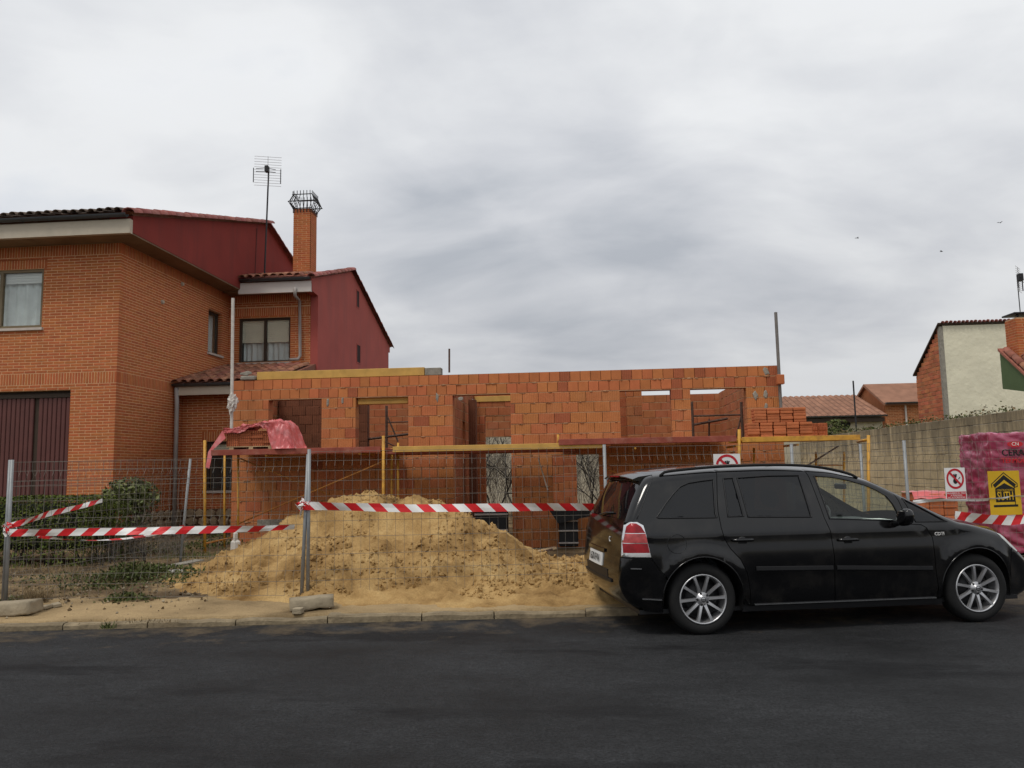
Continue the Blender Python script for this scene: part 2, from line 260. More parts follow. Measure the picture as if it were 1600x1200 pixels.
# ------------------------------------------------------------------ mesh helpers
def wof(o):
    m = o.matrix_basis.copy()
    if o.parent: m = wof(o.parent) @ o.matrix_parent_inverse @ m
    return m
def link(o, parent=None):
    COL.objects.link(o)
    if parent is not None:
        o.parent = parent; o.matrix_parent_inverse = wof(parent).inverted()
    return o
def tag(o, label=None, cat=None, group=None, kind=None):
    if label: o['label'] = label
    if cat: o['category'] = cat
    if group: o['group'] = group
    if kind: o['kind'] = kind
    return o
def empty(name, loc, label=None, cat=None, group=None, kind=None):
    o = bpy.data.objects.new(name, None); o.location = loc; o.empty_display_size = .2; COL.objects.link(o)
    return tag(o, label, cat, group, kind)
class MB:
    def __init__(s): s.v = []; s.f = []; s.m = []
    def add(s, vs, fs, mi=0):
        k = len(s.v); s.v += [tuple(v) for v in vs]; s.f += [tuple(i + k for i in f) for f in fs]; s.m += [mi] * len(fs); return s
    def quad(s, a, b, c, d, mi=0): return s.add([a, b, c, d], [(0, 1, 2, 3)], mi)
    def box(s, lo, hi, mi=0):
        x0, y0, z0 = lo; x1, y1, z1 = hi
        return s.add([(x0, y0, z0), (x1, y0, z0), (x1, y1, z0), (x0, y1, z0), (x0, y0, z1), (x1, y0, z1), (x1, y1, z1), (x0, y1, z1)],
                     [(0, 3, 2, 1), (4, 5, 6, 7), (0, 1, 5, 4), (1, 2, 6, 5), (2, 3, 7, 6), (3, 0, 4, 7)], mi)
    def cbox(s, lo, hi, b=.01, mi=0, T=None):            # box with chamfered edges
        bm = bmesh.new(); bmesh.ops.create_cube(bm, size=1)
        for v in bm.verts: v.co = Vector([(lo[i] + hi[i]) / 2 + v.co[i] * (hi[i] - lo[i]) for i in range(3)])
        bmesh.ops.bevel(bm, geom=list(bm.edges), offset=b, segments=1, affect='EDGES')
        if T: bmesh.ops.transform(bm, matrix=T, verts=bm.verts)
        bm.verts.index_update(); s.add([v.co[:] for v in bm.verts], [tuple(v.index for v in f.verts) for f in bm.faces], mi); bm.free(); return s
    def bar(s, a, b, w, h=None, mi=0, upv=(0, 0, 1)):     # rectangular bar between two points
        a, b = Vector(a), Vector(b); h = h or w; d = (b - a).normalized(); U = Vector(upv)
        if abs(d.dot(U)) > .98: U = Vector((0, 1, 0))
        x = d.cross(U).normalized(); y = x.cross(d)
        c = [(-1, -1), (1, -1), (1, 1), (-1, 1)]; vs = [p + x * (i * w / 2) + y * (j * h / 2) for p in (a, b) for i, j in c]
        return s.add(vs, [(0, 3, 2, 1), (4, 5, 6, 7), (0, 1, 5, 4), (1, 2, 6, 5), (2, 3, 7, 6), (3, 0, 4, 7)], mi)
    def tube(s, pts, r, n=8, mi=0, caps=True):
        pts = [Vector(p) for p in pts]; k0 = len(s.v); rs = r if isinstance(r, (list, tuple)) else [r] * len(pts)
        px = None
        for i, p in enumerate(pts):
            d = (pts[min(i + 1, len(pts) - 1)] - pts[max(i - 1, 0)]).normalized()
            if px is None:
                U = Vector((0, 0, 1)) if abs(d.z) < .9 else Vector((1, 0, 0)); px = d.cross(U).normalized()
            else: px = (px - d * px.dot(d)).normalized()
            y = d.cross(px)
            for j in range(n):
                a = 2 * math.pi * j / n; s.v.append(tuple(p + px * (math.cos(a) * rs[i]) + y * (math.sin(a) * rs[i])))
        for i in range(len(pts) - 1):
            for j in range(n):
                a = k0 + i * n + j; b = k0 + i * n + (j + 1) % n; s.f.append((a, b, b + n, a + n)); s.m.append(mi)
        if caps:
            s.f.append(tuple(k0 + j for j in reversed(range(n)))); s.m.append(mi); k = k0 + (len(pts) - 1) * n
            s.f.append(tuple(k + j for j in range(n))); s.m.append(mi)
        return s
    def prism(s, pts, d, mi=0):                          # flat polygon given thickness d (Vector)
        pts = [Vector(p) for p in pts]; d = Vector(d); n = len(pts)
        return s.add(pts + [p + d for p in pts], [tuple(range(n))[::-1], tuple(range(n, 2 * n))] + [(i, (i + 1) % n, n + (i + 1) % n, n + i) for i in range(n)], mi)
    def lathe(s, prof, ctr, ax, ux, n=32, mi=0):          # prof: (r, h) along ax
        ax, ux = Vector(ax), Vector(ux); vx = ax.cross(ux); c = Vector(ctr); k0 = len(s.v)
        for r, h in prof:
            for j in range(n):
                a = 2 * math.pi * j / n; s.v.append(tuple(c + ax * h + ux * (r * math.cos(a)) + vx * (r * math.sin(a))))
        for i in range(len(prof) - 1):
            for j in range(n):
                a = k0 + i * n + j; b = k0 + i * n + (j + 1) % n; s.f.append((a, b, b + n, a + n)); s.m.append(mi)
        return s
    def mesh(s, name, mats, smooth=False):
        me = bpy.data.meshes.new(name); me.from_pydata(s.v, [], s.f)
        for m in (mats if isinstance(mats, (list, tuple)) else [mats]): me.materials.append(m)
        if any(s.m): me.polygons.foreach_set('material_index', s.m)
        if smooth: me.polygons.foreach_set('use_smooth', [True] * len(s.f))
        me.update(); return me
    def build(s, name, mats, parent=None, smooth=False, fix=True):
        me = s.mesh(name, mats, smooth)
        if fix:
            bm = bmesh.new(); bm.from_mesh(me); bmesh.ops.recalc_face_normals(bm, faces=bm.faces); bm.to_mesh(me); bm.free()
        return link(bpy.data.objects.new(name, me), parent)

def auto_smooth(o, ang=35):
    me = o.data; bm = bmesh.new(); bm.from_mesh(me)
    for f in bm.faces: f.smooth = True
    for ed in bm.edges:
        if len(ed.link_faces) == 2 and ed.calc_face_angle(0) > R(ang): ed.smooth = False
    bm.to_mesh(me); bm.free(); return o

_pc = {}
def piece_mesh(name, w, h, d, mat, ch):                   # chamfered face piece: x 0..w, z 0..h, y 0 (face) .. d (back)
    key = (name, round(w, 3), round(h, 3), round(d, 3), mat.name)
    if key not in _pc:
        m = MB(); m.add([(ch, 0, ch), (w - ch, 0, ch), (w - ch, 0, h - ch), (ch, 0, h - ch), (0, ch, 0), (w, ch, 0), (w, ch, h), (0, ch, h), (0, d, 0), (w, d, 0), (w, d, h), (0, d, h)],
                        [(0, 1, 2, 3), (0, 4, 5, 1), (1, 5, 6, 2), (2, 6, 7, 3), (3, 7, 4, 0), (4, 8, 9, 5), (5, 9, 10, 6), (6, 10, 11, 7), (7, 11, 8, 4), (8, 11, 10, 9)])
        _pc[key] = m.mesh(name, mat)
    return _pc[key]
def wall_frame(o, u, inn):                                # u along the wall, inn pointing into the wall
    o, u, inn = Vector(o), Vector(u), Vector(inn)
    return Matrix(((u.x, inn.x, 0, o.x), (u.y, inn.y, 0, o.y), (u.z, inn.z, 1, o.z), (0, 0, 0, 1)))
def subtract(iv, holes):
    res = [iv]
    for a, b in holes:
        nx = []
        for p, q in res:
            if b <= p or a >= q: nx.append((p, q)); continue
            if a > p: nx.append((p, a))
            if b < q: nx.append((b, q))
        res = nx
    return [r for r in res if r[1] - r[0] > .015]
def masonry(parent, pname, T, L, H, bl, bh, jx, jz, depth, mat, mort, openings=(), nparts=0, ch=.003, back=.006, clip=None, jit=.0, partkey=None, rowfn=None, seed=1, soldier=(), mortmat=None):
    """running-bond wall: every piece its own edges and depth; nparts of them single objects, the rest joined"""
    rnd = random.Random(seed); rows = int(round(H / bh)); pieces = []; bk = MB(); hb_ = MB()
    for r in range(rows):
        z0 = r * bh; z1 = z0 + bh; zc = z0 + bh / 2
        hi = L if clip is None else clip(zc)
        lo = 0
        if isinstance(hi, tuple): lo, hi = hi
        if hi - lo < .03: continue
        ivs = subtract((lo, hi), [(a, b) for a, b, c, d in openings if zc > c and zc < d])
        for p, q in ivs:
            bk.box((p + back, back, z0), (q - back, depth - .004, z1))
            if mortmat: hb_.box((p + .004, .004, z0 - jz / 2 - .001), (q - .004, depth - .01, z0 + jz / 2 + .001))
        if any(c <= zc <= d for c, d in soldier): continue
        l_, m_ = (bl, mat) if rowfn is None else rowfn(r, bl, mat)
        off = (l_ / 2 if r % 2 else 0) if rowfn is None or l_ > .25 else rnd.random() * l_
        for p, q in ivs:
            xs = [p]; k = math.floor((p - off) / l_) * l_ + off
            while k < q - .04:
                if k > p + .04: xs.append(k)
                k += l_
            xs.append(q)
            for i in range(len(xs) - 1):
                xa_ = xs[i] + (jx / 2 if i else 0); w = xs[i + 1] - (jx / 2 if i < len(xs) - 2 else 0) - xa_
                if w < .012: continue
                mm = m_(rnd) if callable(m_) else m_
                pieces.append((xa_, z0 + jz / 2, round(w, 3), bh - jz, mm, rnd.uniform(-jit, jit)))
    for c, d in soldier:                                   # vertical brick course
        zc = (c + d) / 2
        for p, q in subtract((0, L), [(a, b) for a, b, c2, d2 in openings if zc > c2 and zc < d2]):
            n_ = max(1, round((q - p) / bh)); pt_ = (q - p) / n_
            for k in range(n_): pieces.append((p + k * pt_ + (jx / 2 if k else 0), c + jz / 2, round(pt_ - jx * (1 if 0 < k < n_ - 1 else .5), 4), d - c - jz, mat, 0))
    if partkey: pieces.sort(key=partkey)
    st = {}
    for i, (x, z, w, h, mm, j) in enumerate(pieces):
        if i < nparts:
            o = bpy.data.objects.new(pname, piece_mesh(pname, w, h, depth, mm, ch)); o.matrix_basis = T @ Matrix.Translation((x, j, z)); link(o, parent)
        else:
            b = st.setdefault(mm.name, (MB(), mm))[0]; d = depth; c = ch
            b.add([T @ Vector(v) for v in [(x + c, j, z + c), (x + w - c, j, z + c), (x + w - c, j, z + h - c), (x + c, j, z + h - c), (x, j + c, z), (x + w, j + c, z), (x + w, j + c, z + h), (x, j + c, z + h), (x, d, z), (x + w, d, z), (x + w, d, z + h), (x, d, z + h)]],
                  [(0, 1, 2, 3), (0, 4, 5, 1), (1, 5, 6, 2), (2, 6, 7, 3), (3, 7, 4, 0), (4, 8, 9, 5), (5, 9, 10, 6), (6, 10, 11, 7), (7, 11, 8, 4)])
    for b, mm in st.values():
        tag(b.build(pname + 'work', mm, parent, fix=False), kind='stuff')
    bk.v = [tuple(T @ Vector(v)) for v in bk.v]
    tag(bk.build('mortar_bed', mort, parent, fix=False), kind='stuff')
    if mortmat: hb_.v = [tuple(T @ Vector(v)) for v in hb_.v]; tag(hb_.build('bed_joints', mortmat, parent, fix=False), kind='stuff')
def text_mesh(s, size, mat, T, name, parent, align='CENTER', sx=1.0, thick=.001, bold=0):
    cu = bpy.data.curves.new(name, 'FONT'); cu.body = s; cu.size = size; cu.align_x = align; cu.align_y = 'CENTER'; cu.extrude = thick; cu.offset = bold; cu.resolution_u = 3
    ob = bpy.data.objects.new(name, cu); COL.objects.link(ob); bpy.context.view_layer.update()
    me = bpy.data.meshes.new_from_object(ob.evaluated_get(bpy.context.evaluated_depsgraph_get())); bpy.data.objects.remove(ob)
    me.transform(T @ Matrix.Diagonal((sx, 1, 1, 1))); me.materials.clear(); me.materials.append(mat)
    return link(bpy.data.objects.new(name, me), parent)
FACE_FRONT = lambda p: Matrix.Translation(p) @ Matrix.Rotation(R(90), 4, 'X')   # text upright, facing -Y

def leaf_quads(mb, pos, size, rnd, nrm=None, mi=0):
    n = Vector((rnd.gauss(0, 1), rnd.gauss(0, 1), rnd.gauss(0, 1))).normalized()
    if nrm is not None: n = (n + nrm * 1.2).normalized()
    a = n.orthogonal().normalized(); a.rotate(Matrix.Rotation(rnd.random() * 6.28, 3, n)); b = n.cross(a); p = Vector(pos); s = size * rnd.uniform(.6, 1.3)
    mb.add([p - a * s, p + b * s * .5 + n * s * .12, p + a * s, p - b * s * .5 + n * s * .12], [(0, 1, 2, 3)], mi)
# ================================================================== THE SETTING
KA, KB = atz(0, 987), atz(980, 962)                        # foot of the kerb
kd = (KB - KA).normalized(); kn = Vector((-kd.y, kd.x, 0))
KL = KA - kd * 9; KR = KB + kd * .12
terrain = MB(); S = 900
terrain.quad((-S, -S, -.14), (S, -S, -.14), (S, S, -.14), (-S, S, -.14)).build('ground', M['field'])
tag(bpy.data.objects['ground'], kind='structure')
AP0 = KR; AP1 = KR + kn * .95; AP2 = AP1 + kd * 16; 
road = MB(); far = KL - kd * 40
pts = [(-60, -30, 0), (60, -30, 0), (60, (AP2 + kd * 45).y, 0), AP2 + kd * 45, AP1, AP0, KL, far, (-60, far.y, 0)]
road.add(pts, [tuple(range(len(pts)))]); tag(road.build('road', M['asph'], fix=False), kind='structure')

def fbm(x, y, z, o=5, h=.9, l=2.1): return noise.fractal(Vector((x, y, z)), h, l, o)
def kdist(x, y): return (Vector((x, y, 0)) - KA).dot(kn)
# plot of earth behind the kerb (height field)
def bump2(x, y, cx, cy, rx, ry, h, p=1.0):
    d = math.sqrt(((x - cx) / rx) ** 2 + ((y - cy) / ry) ** 2); return h * max(0, 1 - d) ** p if d < 1 else 0
def ground_h(x, y):
    k = kdist(x, y); e = min(1, max(0, k / .5))
    h = .082 + .014 * e + .012 * fbm(x * 3.1, y * 3.1, 6) + .026 * fbm(x * 1.1, y * 1.1, 3) * e + .010 * fbm(x * 6, y * 6, 8) * e
    h += .12 * max(0, min(1, (y - 9.2) / 3)) * max(0, min(1, (-3.6 - x) / 2))
    return h
gm = MB(); nx, ny = 190, 150
x0, x1 = -15.0, 10.6
idx = {}
rows_ = []
for j in range(ny + 1):
    t = (j / ny) ** 1.7
    for i in range(nx + 1):
        x = x0 + (x1 - x0) * i / nx
        kk = (x - KA.x) / kd.x * kd.y + KA.y + .045 + .05 * (1 + fbm(x * 2.3, 1, 4))
        if x > KR.x: kk = max(kk, kk + .95 * min(1, (x - KR.x) / .16) )
        y = kk + (32 - kk) * t
        gm.v.append((x, y, ground_h(x, y) if j else .045))
for j in range(ny):
    for i in range(nx):
        a = j * (nx + 1) + i; y = gm.v[a][1]; x = gm.v[a][0]
        mi = 1 if (kdist(x, y) < 1.15 + .5 * fbm(x * .8, y * .8, 1) and x < 9 and x > -6.9 + .5 * fbm(x, y, 5)) or (x > -4.6 + .7 * fbm(x * .9, y * .9, 2) and y < 12.5) else 0
        gm.f.append((a, a + 1, a + nx + 2, a + nx + 1)); gm.m.append(mi)
tag(gm.build('plot_ground', [M['dirt'], M['sandypath']], smooth=True, fix=False), kind='structure')
# kerb stones
kerb = empty('kerb', KA, 'low cracked concrete kerb between asphalt and sandy pavement', 'kerb')
rk = random.Random(3); p = 0; Lk = (KR - KL).length; M['kerb'] = pm('sandy_concrete_kerb', (.24, .19, .12), .95, .35, 7, island=.15, bump=.6, bscale=35, dirt=(.16, .12, .075), dscale=4, damt=.6)
while p < Lk - .2:
    L = min(rk.uniform(.7, 1.05), Lk - p); m = MB(); w = .17; n = 7
    a = KL + kd * (p + .006); q = KL + kd * (p + L - .006)
    ring = []
    tilt = rk.uniform(-.012, .012); hh = .068 + rk.uniform(-.014, .010)
    for i in range(n + 1):
        c = a.lerp(q, i / n); z = hh + tilt * (i / n - .5) + .016 * fbm(c.x * 5, c.y * 5, 2)
        o_ = .012 * fbm(c.x * 4, 1, c.y) + rk.uniform(-.006, .006)
        ring.append([c - kn * (o_) + Vector((0, 0, -.1)), c - kn * o_ + Vector((0, 0, z - .02)), c + kn * .02 + Vector((0, 0, z)), c + kn * w + Vector((0, 0, z)), c + kn * w + Vector((0, 0, -.1))])
    k = 5
    vs_ = [v for r in ring for v in r]; fs = [(i * k + j, i * k + j + 1, (i + 1) * k + j + 1, (i + 1) * k + j) for i in range(n) for j in range(k - 1)]
    fs += [tuple(range(k)), tuple(n * k + j for j in range(k))[::-1]]
    m.add(vs_, fs).build('kerb_stone', M['kerb'], kerb); p += L

# ------------------------------------------------------------------ roof tiles
_tm = {}
def tile_mesh(mat, r=.095, L=.42):
    if mat.name not in _tm:
        m = MB(); n = 6
        for e_, (yy, rr, zz_) in enumerate(((0, r, .0), (L, r * .82, -.012))):
            for q in (0, .016):
                for j in range(n + 1):
                    a = math.pi * j / n; m.v.append((-(rr - q) * math.cos(a), yy, (rr - q) * .78 * math.sin(a) + zz_))
        k = n + 1
        for j in range(n):
            m.f += [(j, 2 * k + j, 2 * k + j + 1, j + 1), (k + j, k + j + 1, 3 * k + j + 1, 3 * k + j), (j, j + 1, k + j + 1, k + j), (2 * k + j, 3 * k + j, 3 * k + j + 1, 2 * k + j + 1)]
        m.m = [0] * len(m.f); _tm[mat.name] = m.mesh('tile', mat, True)
    return _tm[mat.name]
def tiles(parent, eave, u, s, ncol, nrow, mat, pitch=.215, rpitch=.34, rnd=random.Random(5), scale=1.0, start=0):
    u, s = Vector(u).normalized(), Vector(s).normalized(); n = u.cross(s).normalized()
    for r in range(start, start + nrow):
        for c in range(ncol):
            p = Vector(eave) + u * (pitch * (c + .5)) + s * (rpitch * r - .04) + n * (.012 + rnd.uniform(-.006, .01))
            uu = (u + s * rnd.uniform(-.04, .04)).normalized(); ss = (s + n * .035).normalized(); nn = uu.cross(ss)
            o = bpy.data.objects.new('tile', tile_mesh(mat)); o.matrix_basis = Matrix(((uu.x, ss.x, nn.x, p.x), (uu.y, ss.y, nn.y, p.y), (uu.z, ss.z, nn.z, p.z), (0, 0, 0, 1))) @ Matrix.Scale(scale, 4)
            link(o, parent)
def gutter(parent, a, b, r=.07):
    a, b = Vector(a), Vector(b); m = MB(); n = 8
    for P in (a, b):
        for q in (r, r - .012):
            for j in range(n + 1):
                t = math.pi * j / n; m.v.append((P.x, P.y - q * math.cos(t), P.z - q * math.sin(t)))
    k = n + 1
    for j in range(n):
        m.f += [(j, j + 1, 2 * k + j + 1, 2 * k + j), (k + j, 3 * k + j, 3 * k + j + 1, k + j + 1), (j, k + j, k + j + 1, j + 1), (2 * k + j, 2 * k + j + 1, 3 * k + j + 1, 3 * k + j)]
    m.m = [0] * len(m.f); g = m.build('gutter', M['gutter'], parent, True, False)
    x = a.x + .3
    while x < b.x:
        t = MB(); pts = [(x, a.y - (r + .006) * math.cos(math.pi * j / 8), a.z - (r + .006) * math.sin(math.pi * j / 8)) for j in range(9)]
        t.tube(pts, .008, 4).build('gutter_bracket', M['gutter'], g); x += .55
    return g
def window(parent, X0, X1, z0, z1, Y, fmat, mull=1, shutter=None, curtain=False, face=(0, 1), depth=.14, sillm='sill', fw_=.06):
    """window in a wall facing -Y (face='y') or +X: u runs along the wall"""
    if face == 'x': T = wall_frame((Y, X0, 0), (0, 1, 0), (-1, 0, 0))
    else: T = wall_frame((X0, Y, 0), (1, 0, 0), (0, 1, 0))
    W_ = X1 - X0; f = MB(); d0, d1 = depth - .03, depth + .03
    for lo, hi in (((0, d0, z0), (fw_, d1, z1)), ((W_ - fw_, d0, z0), (W_, d1, z1)), ((fw_, d0, z1 - fw_), (W_ - fw_, d1, z1)), ((fw_, d0, z0), (W_ - fw_, d1, z0 + fw_))): f.box(lo, hi)
    for k in range(mull):
        c = W_ * (k + 1) / (mull + 1); f.box((c - .035, d0 - .01, z0 + fw_), (c + .035, d1, z1 - fw_))
    def B(mb, name, mat, par):
        mb.v = [tuple(T @ Vector(v)) for v in mb.v]; return mb.build(name, mat, par)
    win = B(f, 'window_frame', fmat, parent)
    for k in range(mull + 1):
        a = fw_ + (W_ - 2 * fw_) * k / (mull + 1); b = fw_ + (W_ - 2 * fw_) * (k + 1) / (mull + 1)
        B(MB().box((a + .005, depth - .004, z0 + fw_ - .01), (b - .005, depth + .004, z1 - fw_ + .01)), 'pane', M['winglass'], win)
    B(MB().box((-.04, -.05, z0 - .055), (W_ + .04, depth, z0 - .002)), 'window_sill', M[sillm], win)
    r = MB(); D = depth + .75                              # the room behind, as deep as it shows
    for q in (((-.01, D, z0 - .2), (W_ + .01, D + .02, z1 + .1)), ((-.03, depth + .2, z0 - .2), (-.01, D, z1 + .1)), ((W_ + .01, depth + .2, z0 - .2), (W_ + .03, D, z1 + .1)), ((-.03, depth + .2, z1 + .1), (W_ + .03, D, z1 + .12)), ((-.03, depth + .2, z0 - .22), (W_ + .03, D, z0 - .2))): r.box(*q)
    B(r, 'room', M['room'], win)
    if shutter:
        frac, smat = shutter; zz_ = z1 - fw_; n = int((z1 - z0 - 2 * fw_) * frac / .055)
        for i in range(n):
            B(MB().box((fw_ * .9, depth + .045, zz_ - .053), (W_ - fw_ * .9, depth + .06, zz_ - .003)), 'shutter_slat', smat, win); zz_ -= .055
    if curtain:
        c = MB(); n = 60
        for i in range(n + 1):
            t = i / n; yy = depth + .13 + .025 * math.sin(t * 55) + .012 * math.sin(t * 23)
            c.v += [(fw_ + (W_ - 2 * fw_) * t, yy, z0 + .01), (fw_ + (W_ - 2 * fw_) * t, yy, z1 - .05)]
        c.f = [(2 * i, 2 * i + 2, 2 * i + 3, 2 * i + 1) for i in range(n) if not (curtain == 'sides' and .22 < i / n < .8)]; c.m = [0] * len(c.f)
        B(c, 'curtain', M['curtain'], win)
    return win

# ================================================================== LEFT HOUSE
HX, HY, HZ = -9.44, 15.2, 6.42
house = empty('brick_house', (HX, HY, 0), 'two storey orange brick house with dark red gables and tiled roofs', 'house')
fo = -14.2
ops = [(-13.9 - fo, -10.42 - fo, -1, 3.36), (-13.02 - fo, -11.12 - fo, 4.68, 5.93), (-13.06 - fo, -11.06 - fo, 5.93, 6.15)]
T = wall_frame((fo, HY, 0), (1, 0, 0), (0, 1, 0))
wallf = MB().box((fo, HY + .12, 0), (-13.9, HY + .3, HZ)).box((-10.42, HY + .12, 0), (HX - .13, HY + .3, HZ)).box((-13.9, HY + .12, 3.36), (-10.42, HY + .3, 4.68)).box((-13.9, HY + .12, 5.93), (-10.42, HY + .3, HZ)).box((-11.12, HY + .12, 4.68), (-10.42, HY + .3, 5.93)).build('wall', M['mortar'], house)
masonry(wallf, 'brick', T, HX - fo, HZ, .25, .06, .014, .014, .12, M['brick'], M['mortar'], ops, 300, partkey=lambda q: abs(q[0] - 3.9) * .9 + abs(q[1] - 4.9), soldier=((3.48, 3.72), (6.18, 6.42)), ch=.002, back=.005)
T2 = wall_frame((-13.06, HY, 5.93), (1, 0, 0), (0, 1, 0))
masonry(wallf, 'brick', T2, 2.0, .22, .25, .06, .014, .014, .118, M['brick'], M['mortar'], (), 40, soldier=((0, .22),), ch=.002, back=.005)
sideY = HY + .121
wsd = MB().box((HX - .35, HY + .32, 0), (HX - .125, 19.05, HZ)).box((HX - .35, 19.9, 0), (HX - .125, 20.3, HZ)).box((HX - .35, 19.05, 0), (HX - .125, 19.9, 4.66)).box((HX - .35, 19.05, 5.82), (HX - .125, 19.9, HZ)).build('wall', M['mortar'], house)
T = wall_frame((HX, sideY, 0), (0, 1, 0), (-1, 0, 0))
masonry(wsd, 'brick', T, 20.36 - sideY, HZ, .25, .06, .014, .014, .12, M['brick'], M['mortar'], [(19.1 - sideY, 19.86 - sideY, 4.69, 5.81)], 0, soldier=((3.48, 3.72), (6.18, 6.42)), ch=.002, back=.005, seed=4)
window(house, -13.02, -11.12, 4.68, 5.93, HY, M['frame'], 1, (.2, M['whiteshutter']), True, depth=.06)
window(house, 19.1, 19.86, 4.69, 5.81, HX, M['darkframe'], 0, None, True, face='x')
# garage door of ribbed panels
gd = MB().box((-13.9, HY + .16, 0), (-10.42, HY + .18, 3.36)).build('garage_door', M['darkframe'], house)
x = -13.88
while x < -10.46:
    if not (-11.36 < x < -11.2):
        MB().cbox((x, HY + .115, .03), (x + .088, HY + .165, 3.22), .012).build('panel', M['garage'], gd)
    x += .1
MB().box((-13.9, HY + .10, 3.22), (-10.42, HY + .16, 3.3)).build('top_rail', M['darkframe'], gd)
# eaves, parapets, roofs
GX = -8.9
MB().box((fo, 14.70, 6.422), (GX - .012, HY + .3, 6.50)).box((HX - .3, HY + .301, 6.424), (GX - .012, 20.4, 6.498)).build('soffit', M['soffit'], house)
MB().box((fo, 14.60, 6.42), (GX - .002, 14.70, 6.71)).build('fascia', M['fascia'], house)
gut = gutter(house, (fo, 14.54, 6.80), (GX - .04, 14.54, 6.80), .065)
par = MB().prism([(GX, 14.702, 6.45), (GX, 14.702, 6.80), (GX, 21.36, 8.72), (GX, 28.2, 6.65), (GX, 28.2, 6.46)], (-.5, 0, 0)).build('gable', M['redA'], house)
rf = MB().prism([(GX - .03, 14.58, 6.86), (GX - .03, 21.36, 8.79), (GX - .03, 28.3, 6.75), (GX - .03, 28.3, 6.6), (GX - .03, 21.36, 8.6), (GX - .03, 14.9, 6.78)], (-5.6, 0, 0)).build('roof', M['tile'], house)
sl = Vector((0, 6.78, 1.93)).normalized(); slb = Vector((0, 6.9, -2.04)).normalized()
M['tile_grey'] = pm('lichen_grey_tile', (.17, .13, .105), .9, .25, 8, island=.3, dirt=(.09, .085, .075), dscale=6, damt=.6)
tiles(rf, (fo + .02, 14.50, 6.85), (1, 0, 0), sl, 28, 3, M['tile_grey'], pitch=.185, scale=.85)
tiles(rf, (GX - .10, 14.56, 6.80), (1, 0, 0), sl, 1, 21, M['tile_red'], scale=1.55)
tiles(rf, (GX - .10, 21.36, 8.72), (1, 0, 0), slb, 1, 20, M['tile_red'], scale=1.55)
MB().tube([(GX + .012, 20.3, 6.6), (GX + .012, 20.6, 6.6), (GX + .012, 20.7, 8.4)], .006, 5).build('aerial_cable', M['darkiron'], house)
for (px_, py_) in ((253, 472), (284, 444)):
    c = atx(px_, py_, HX); MB().lathe([(.0, .05), (.035, .05), (.045, .03), (.05, -.02)], c, (1, 0, 0), (0, 1, 0), 10).build('wall_vent', M['fascia'], house)
# wing set back behind
WY = 20.25; WX = -7.02
T = wall_frame((HX, WY, 3.42), (1, 0, 0), (0, 1, 0))
ww = MB().box((HX, WY + .125, 3), (-9.2, WY + .3, 6.4)).box((-7.68, WY + .125, 3), (WX - .1, WY + .3, 6.4)).box((-9.2, WY + .125, 3), (-7.68, WY + .3, 4.5)).box((-9.2, WY + .125, 5.8), (-7.68, WY + .3, 6.4)).build('wall', M['mortar'], house)
masonry(ww, 'brick', T, WX - HX, 3.0, .25, .06, .014, .014, .12, M['brick'], M['mortar'], [(-9.16 - HX, -7.72 - HX, 4.54 - 3.42, 5.77 - 3.42)], 0, soldier=((5.80 - 3.42, 6.04 - 3.42), (6.18 - 3.42, 6.42 - 3.42)), ch=.002, back=.005, seed=6)
window(house, -9.16, -7.72, 4.54, 5.77, WY, M['darkframe'], 1, (.55, M['shutter']), True, depth=.1)
M['ventdark'] = pm('painted_vent_shade', (.03, .012, .012), .9, .2, 5)  # near-black pane colour standing in for the shade of a recess
gb = MB().prism([(WX + .07, 20.22, 0), (WX + .07, 20.22, 6.3), (WX + .07, 19.78, 6.33), (WX + .07, 19.72, 6.66), (WX + .07, 23.33, 7.74), (WX + .07, 28.15, 6.12), (WX + .07, 28.15, 5.92), (WX + .07, 27.95, 5.92), (WX + .07, 27.95, 0)], (-.2, 0, 0)).build('gable', M['redB'], house)
for (cy, cz, w_, h_) in ((23.97, 7.02, .26, .52), (24.06, 5.28, .36, .55)):
    f = MB()
    for lo, hi in (((-.02, -w_ / 2 - .03, -h_ / 2 - .03), (.012, -w_ / 2, h_ / 2 + .03)), ((-.02, w_ / 2, -h_ / 2 - .03), (.012, w_ / 2 + .03, h_ / 2 + .03)), ((-.02, -w_ / 2, h_ / 2), (.012, w_ / 2, h_ / 2 + .03)), ((-.02, -w_ / 2, -h_ / 2 - .03), (.012, w_ / 2, -h_ / 2))):
        f.box((WX + .07 + lo[0], cy + lo[1], cz + lo[2]), (WX + .07 + hi[0], cy + hi[1], cz + hi[2]))
    v = f.build('vent_window', M['redB'], house); MB().box((WX + .05, cy - w_ / 2, cz - h_ / 2), (WX + .074, cy + w_ / 2, cz + h_ / 2)).build('pane', M['ventdark'], v)
MB().box((GX - .05, 19.72, 6.31), (WX + .05, 19.80, 6.60)).build('fascia', M['white_fascia'], house)
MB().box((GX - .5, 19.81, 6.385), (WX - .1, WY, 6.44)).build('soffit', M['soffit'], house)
gutter(house, (GX + .02, 19.66, 6.68), (WX + .04, 19.66, 6.68), .065)
rw = MB().prism([(WX + .04, 19.66, 6.70), (WX + .04, 23.33, 7.80), (WX + .04, 28.2, 6.17), (WX + .04, 28.2, 6.05), (WX + .04, 23.33, 7.65), (WX + .04, 19.9, 6.6)], (GX - WX - .02, 0, 0)).build('roof', M['tile'], house)
sw = Vector((0, 3.67, 1.1)).normalized(); swb = Vector((0, 4.87, -1.63)).normalized()
tiles(rw, (GX, 19.60, 6.71), (1, 0, 0), sw, 8, 3, M['tile'])
tiles(rw, (WX - .02, 19.66, 6.68), (1, 0, 0), sw, 1, 11, M['tile_red'], scale=1.3)
tiles(rw, (WX - .02, 23.33, 7.75), (1, 0, 0), swb, 1, 15, M['tile_red'], scale=1.3)
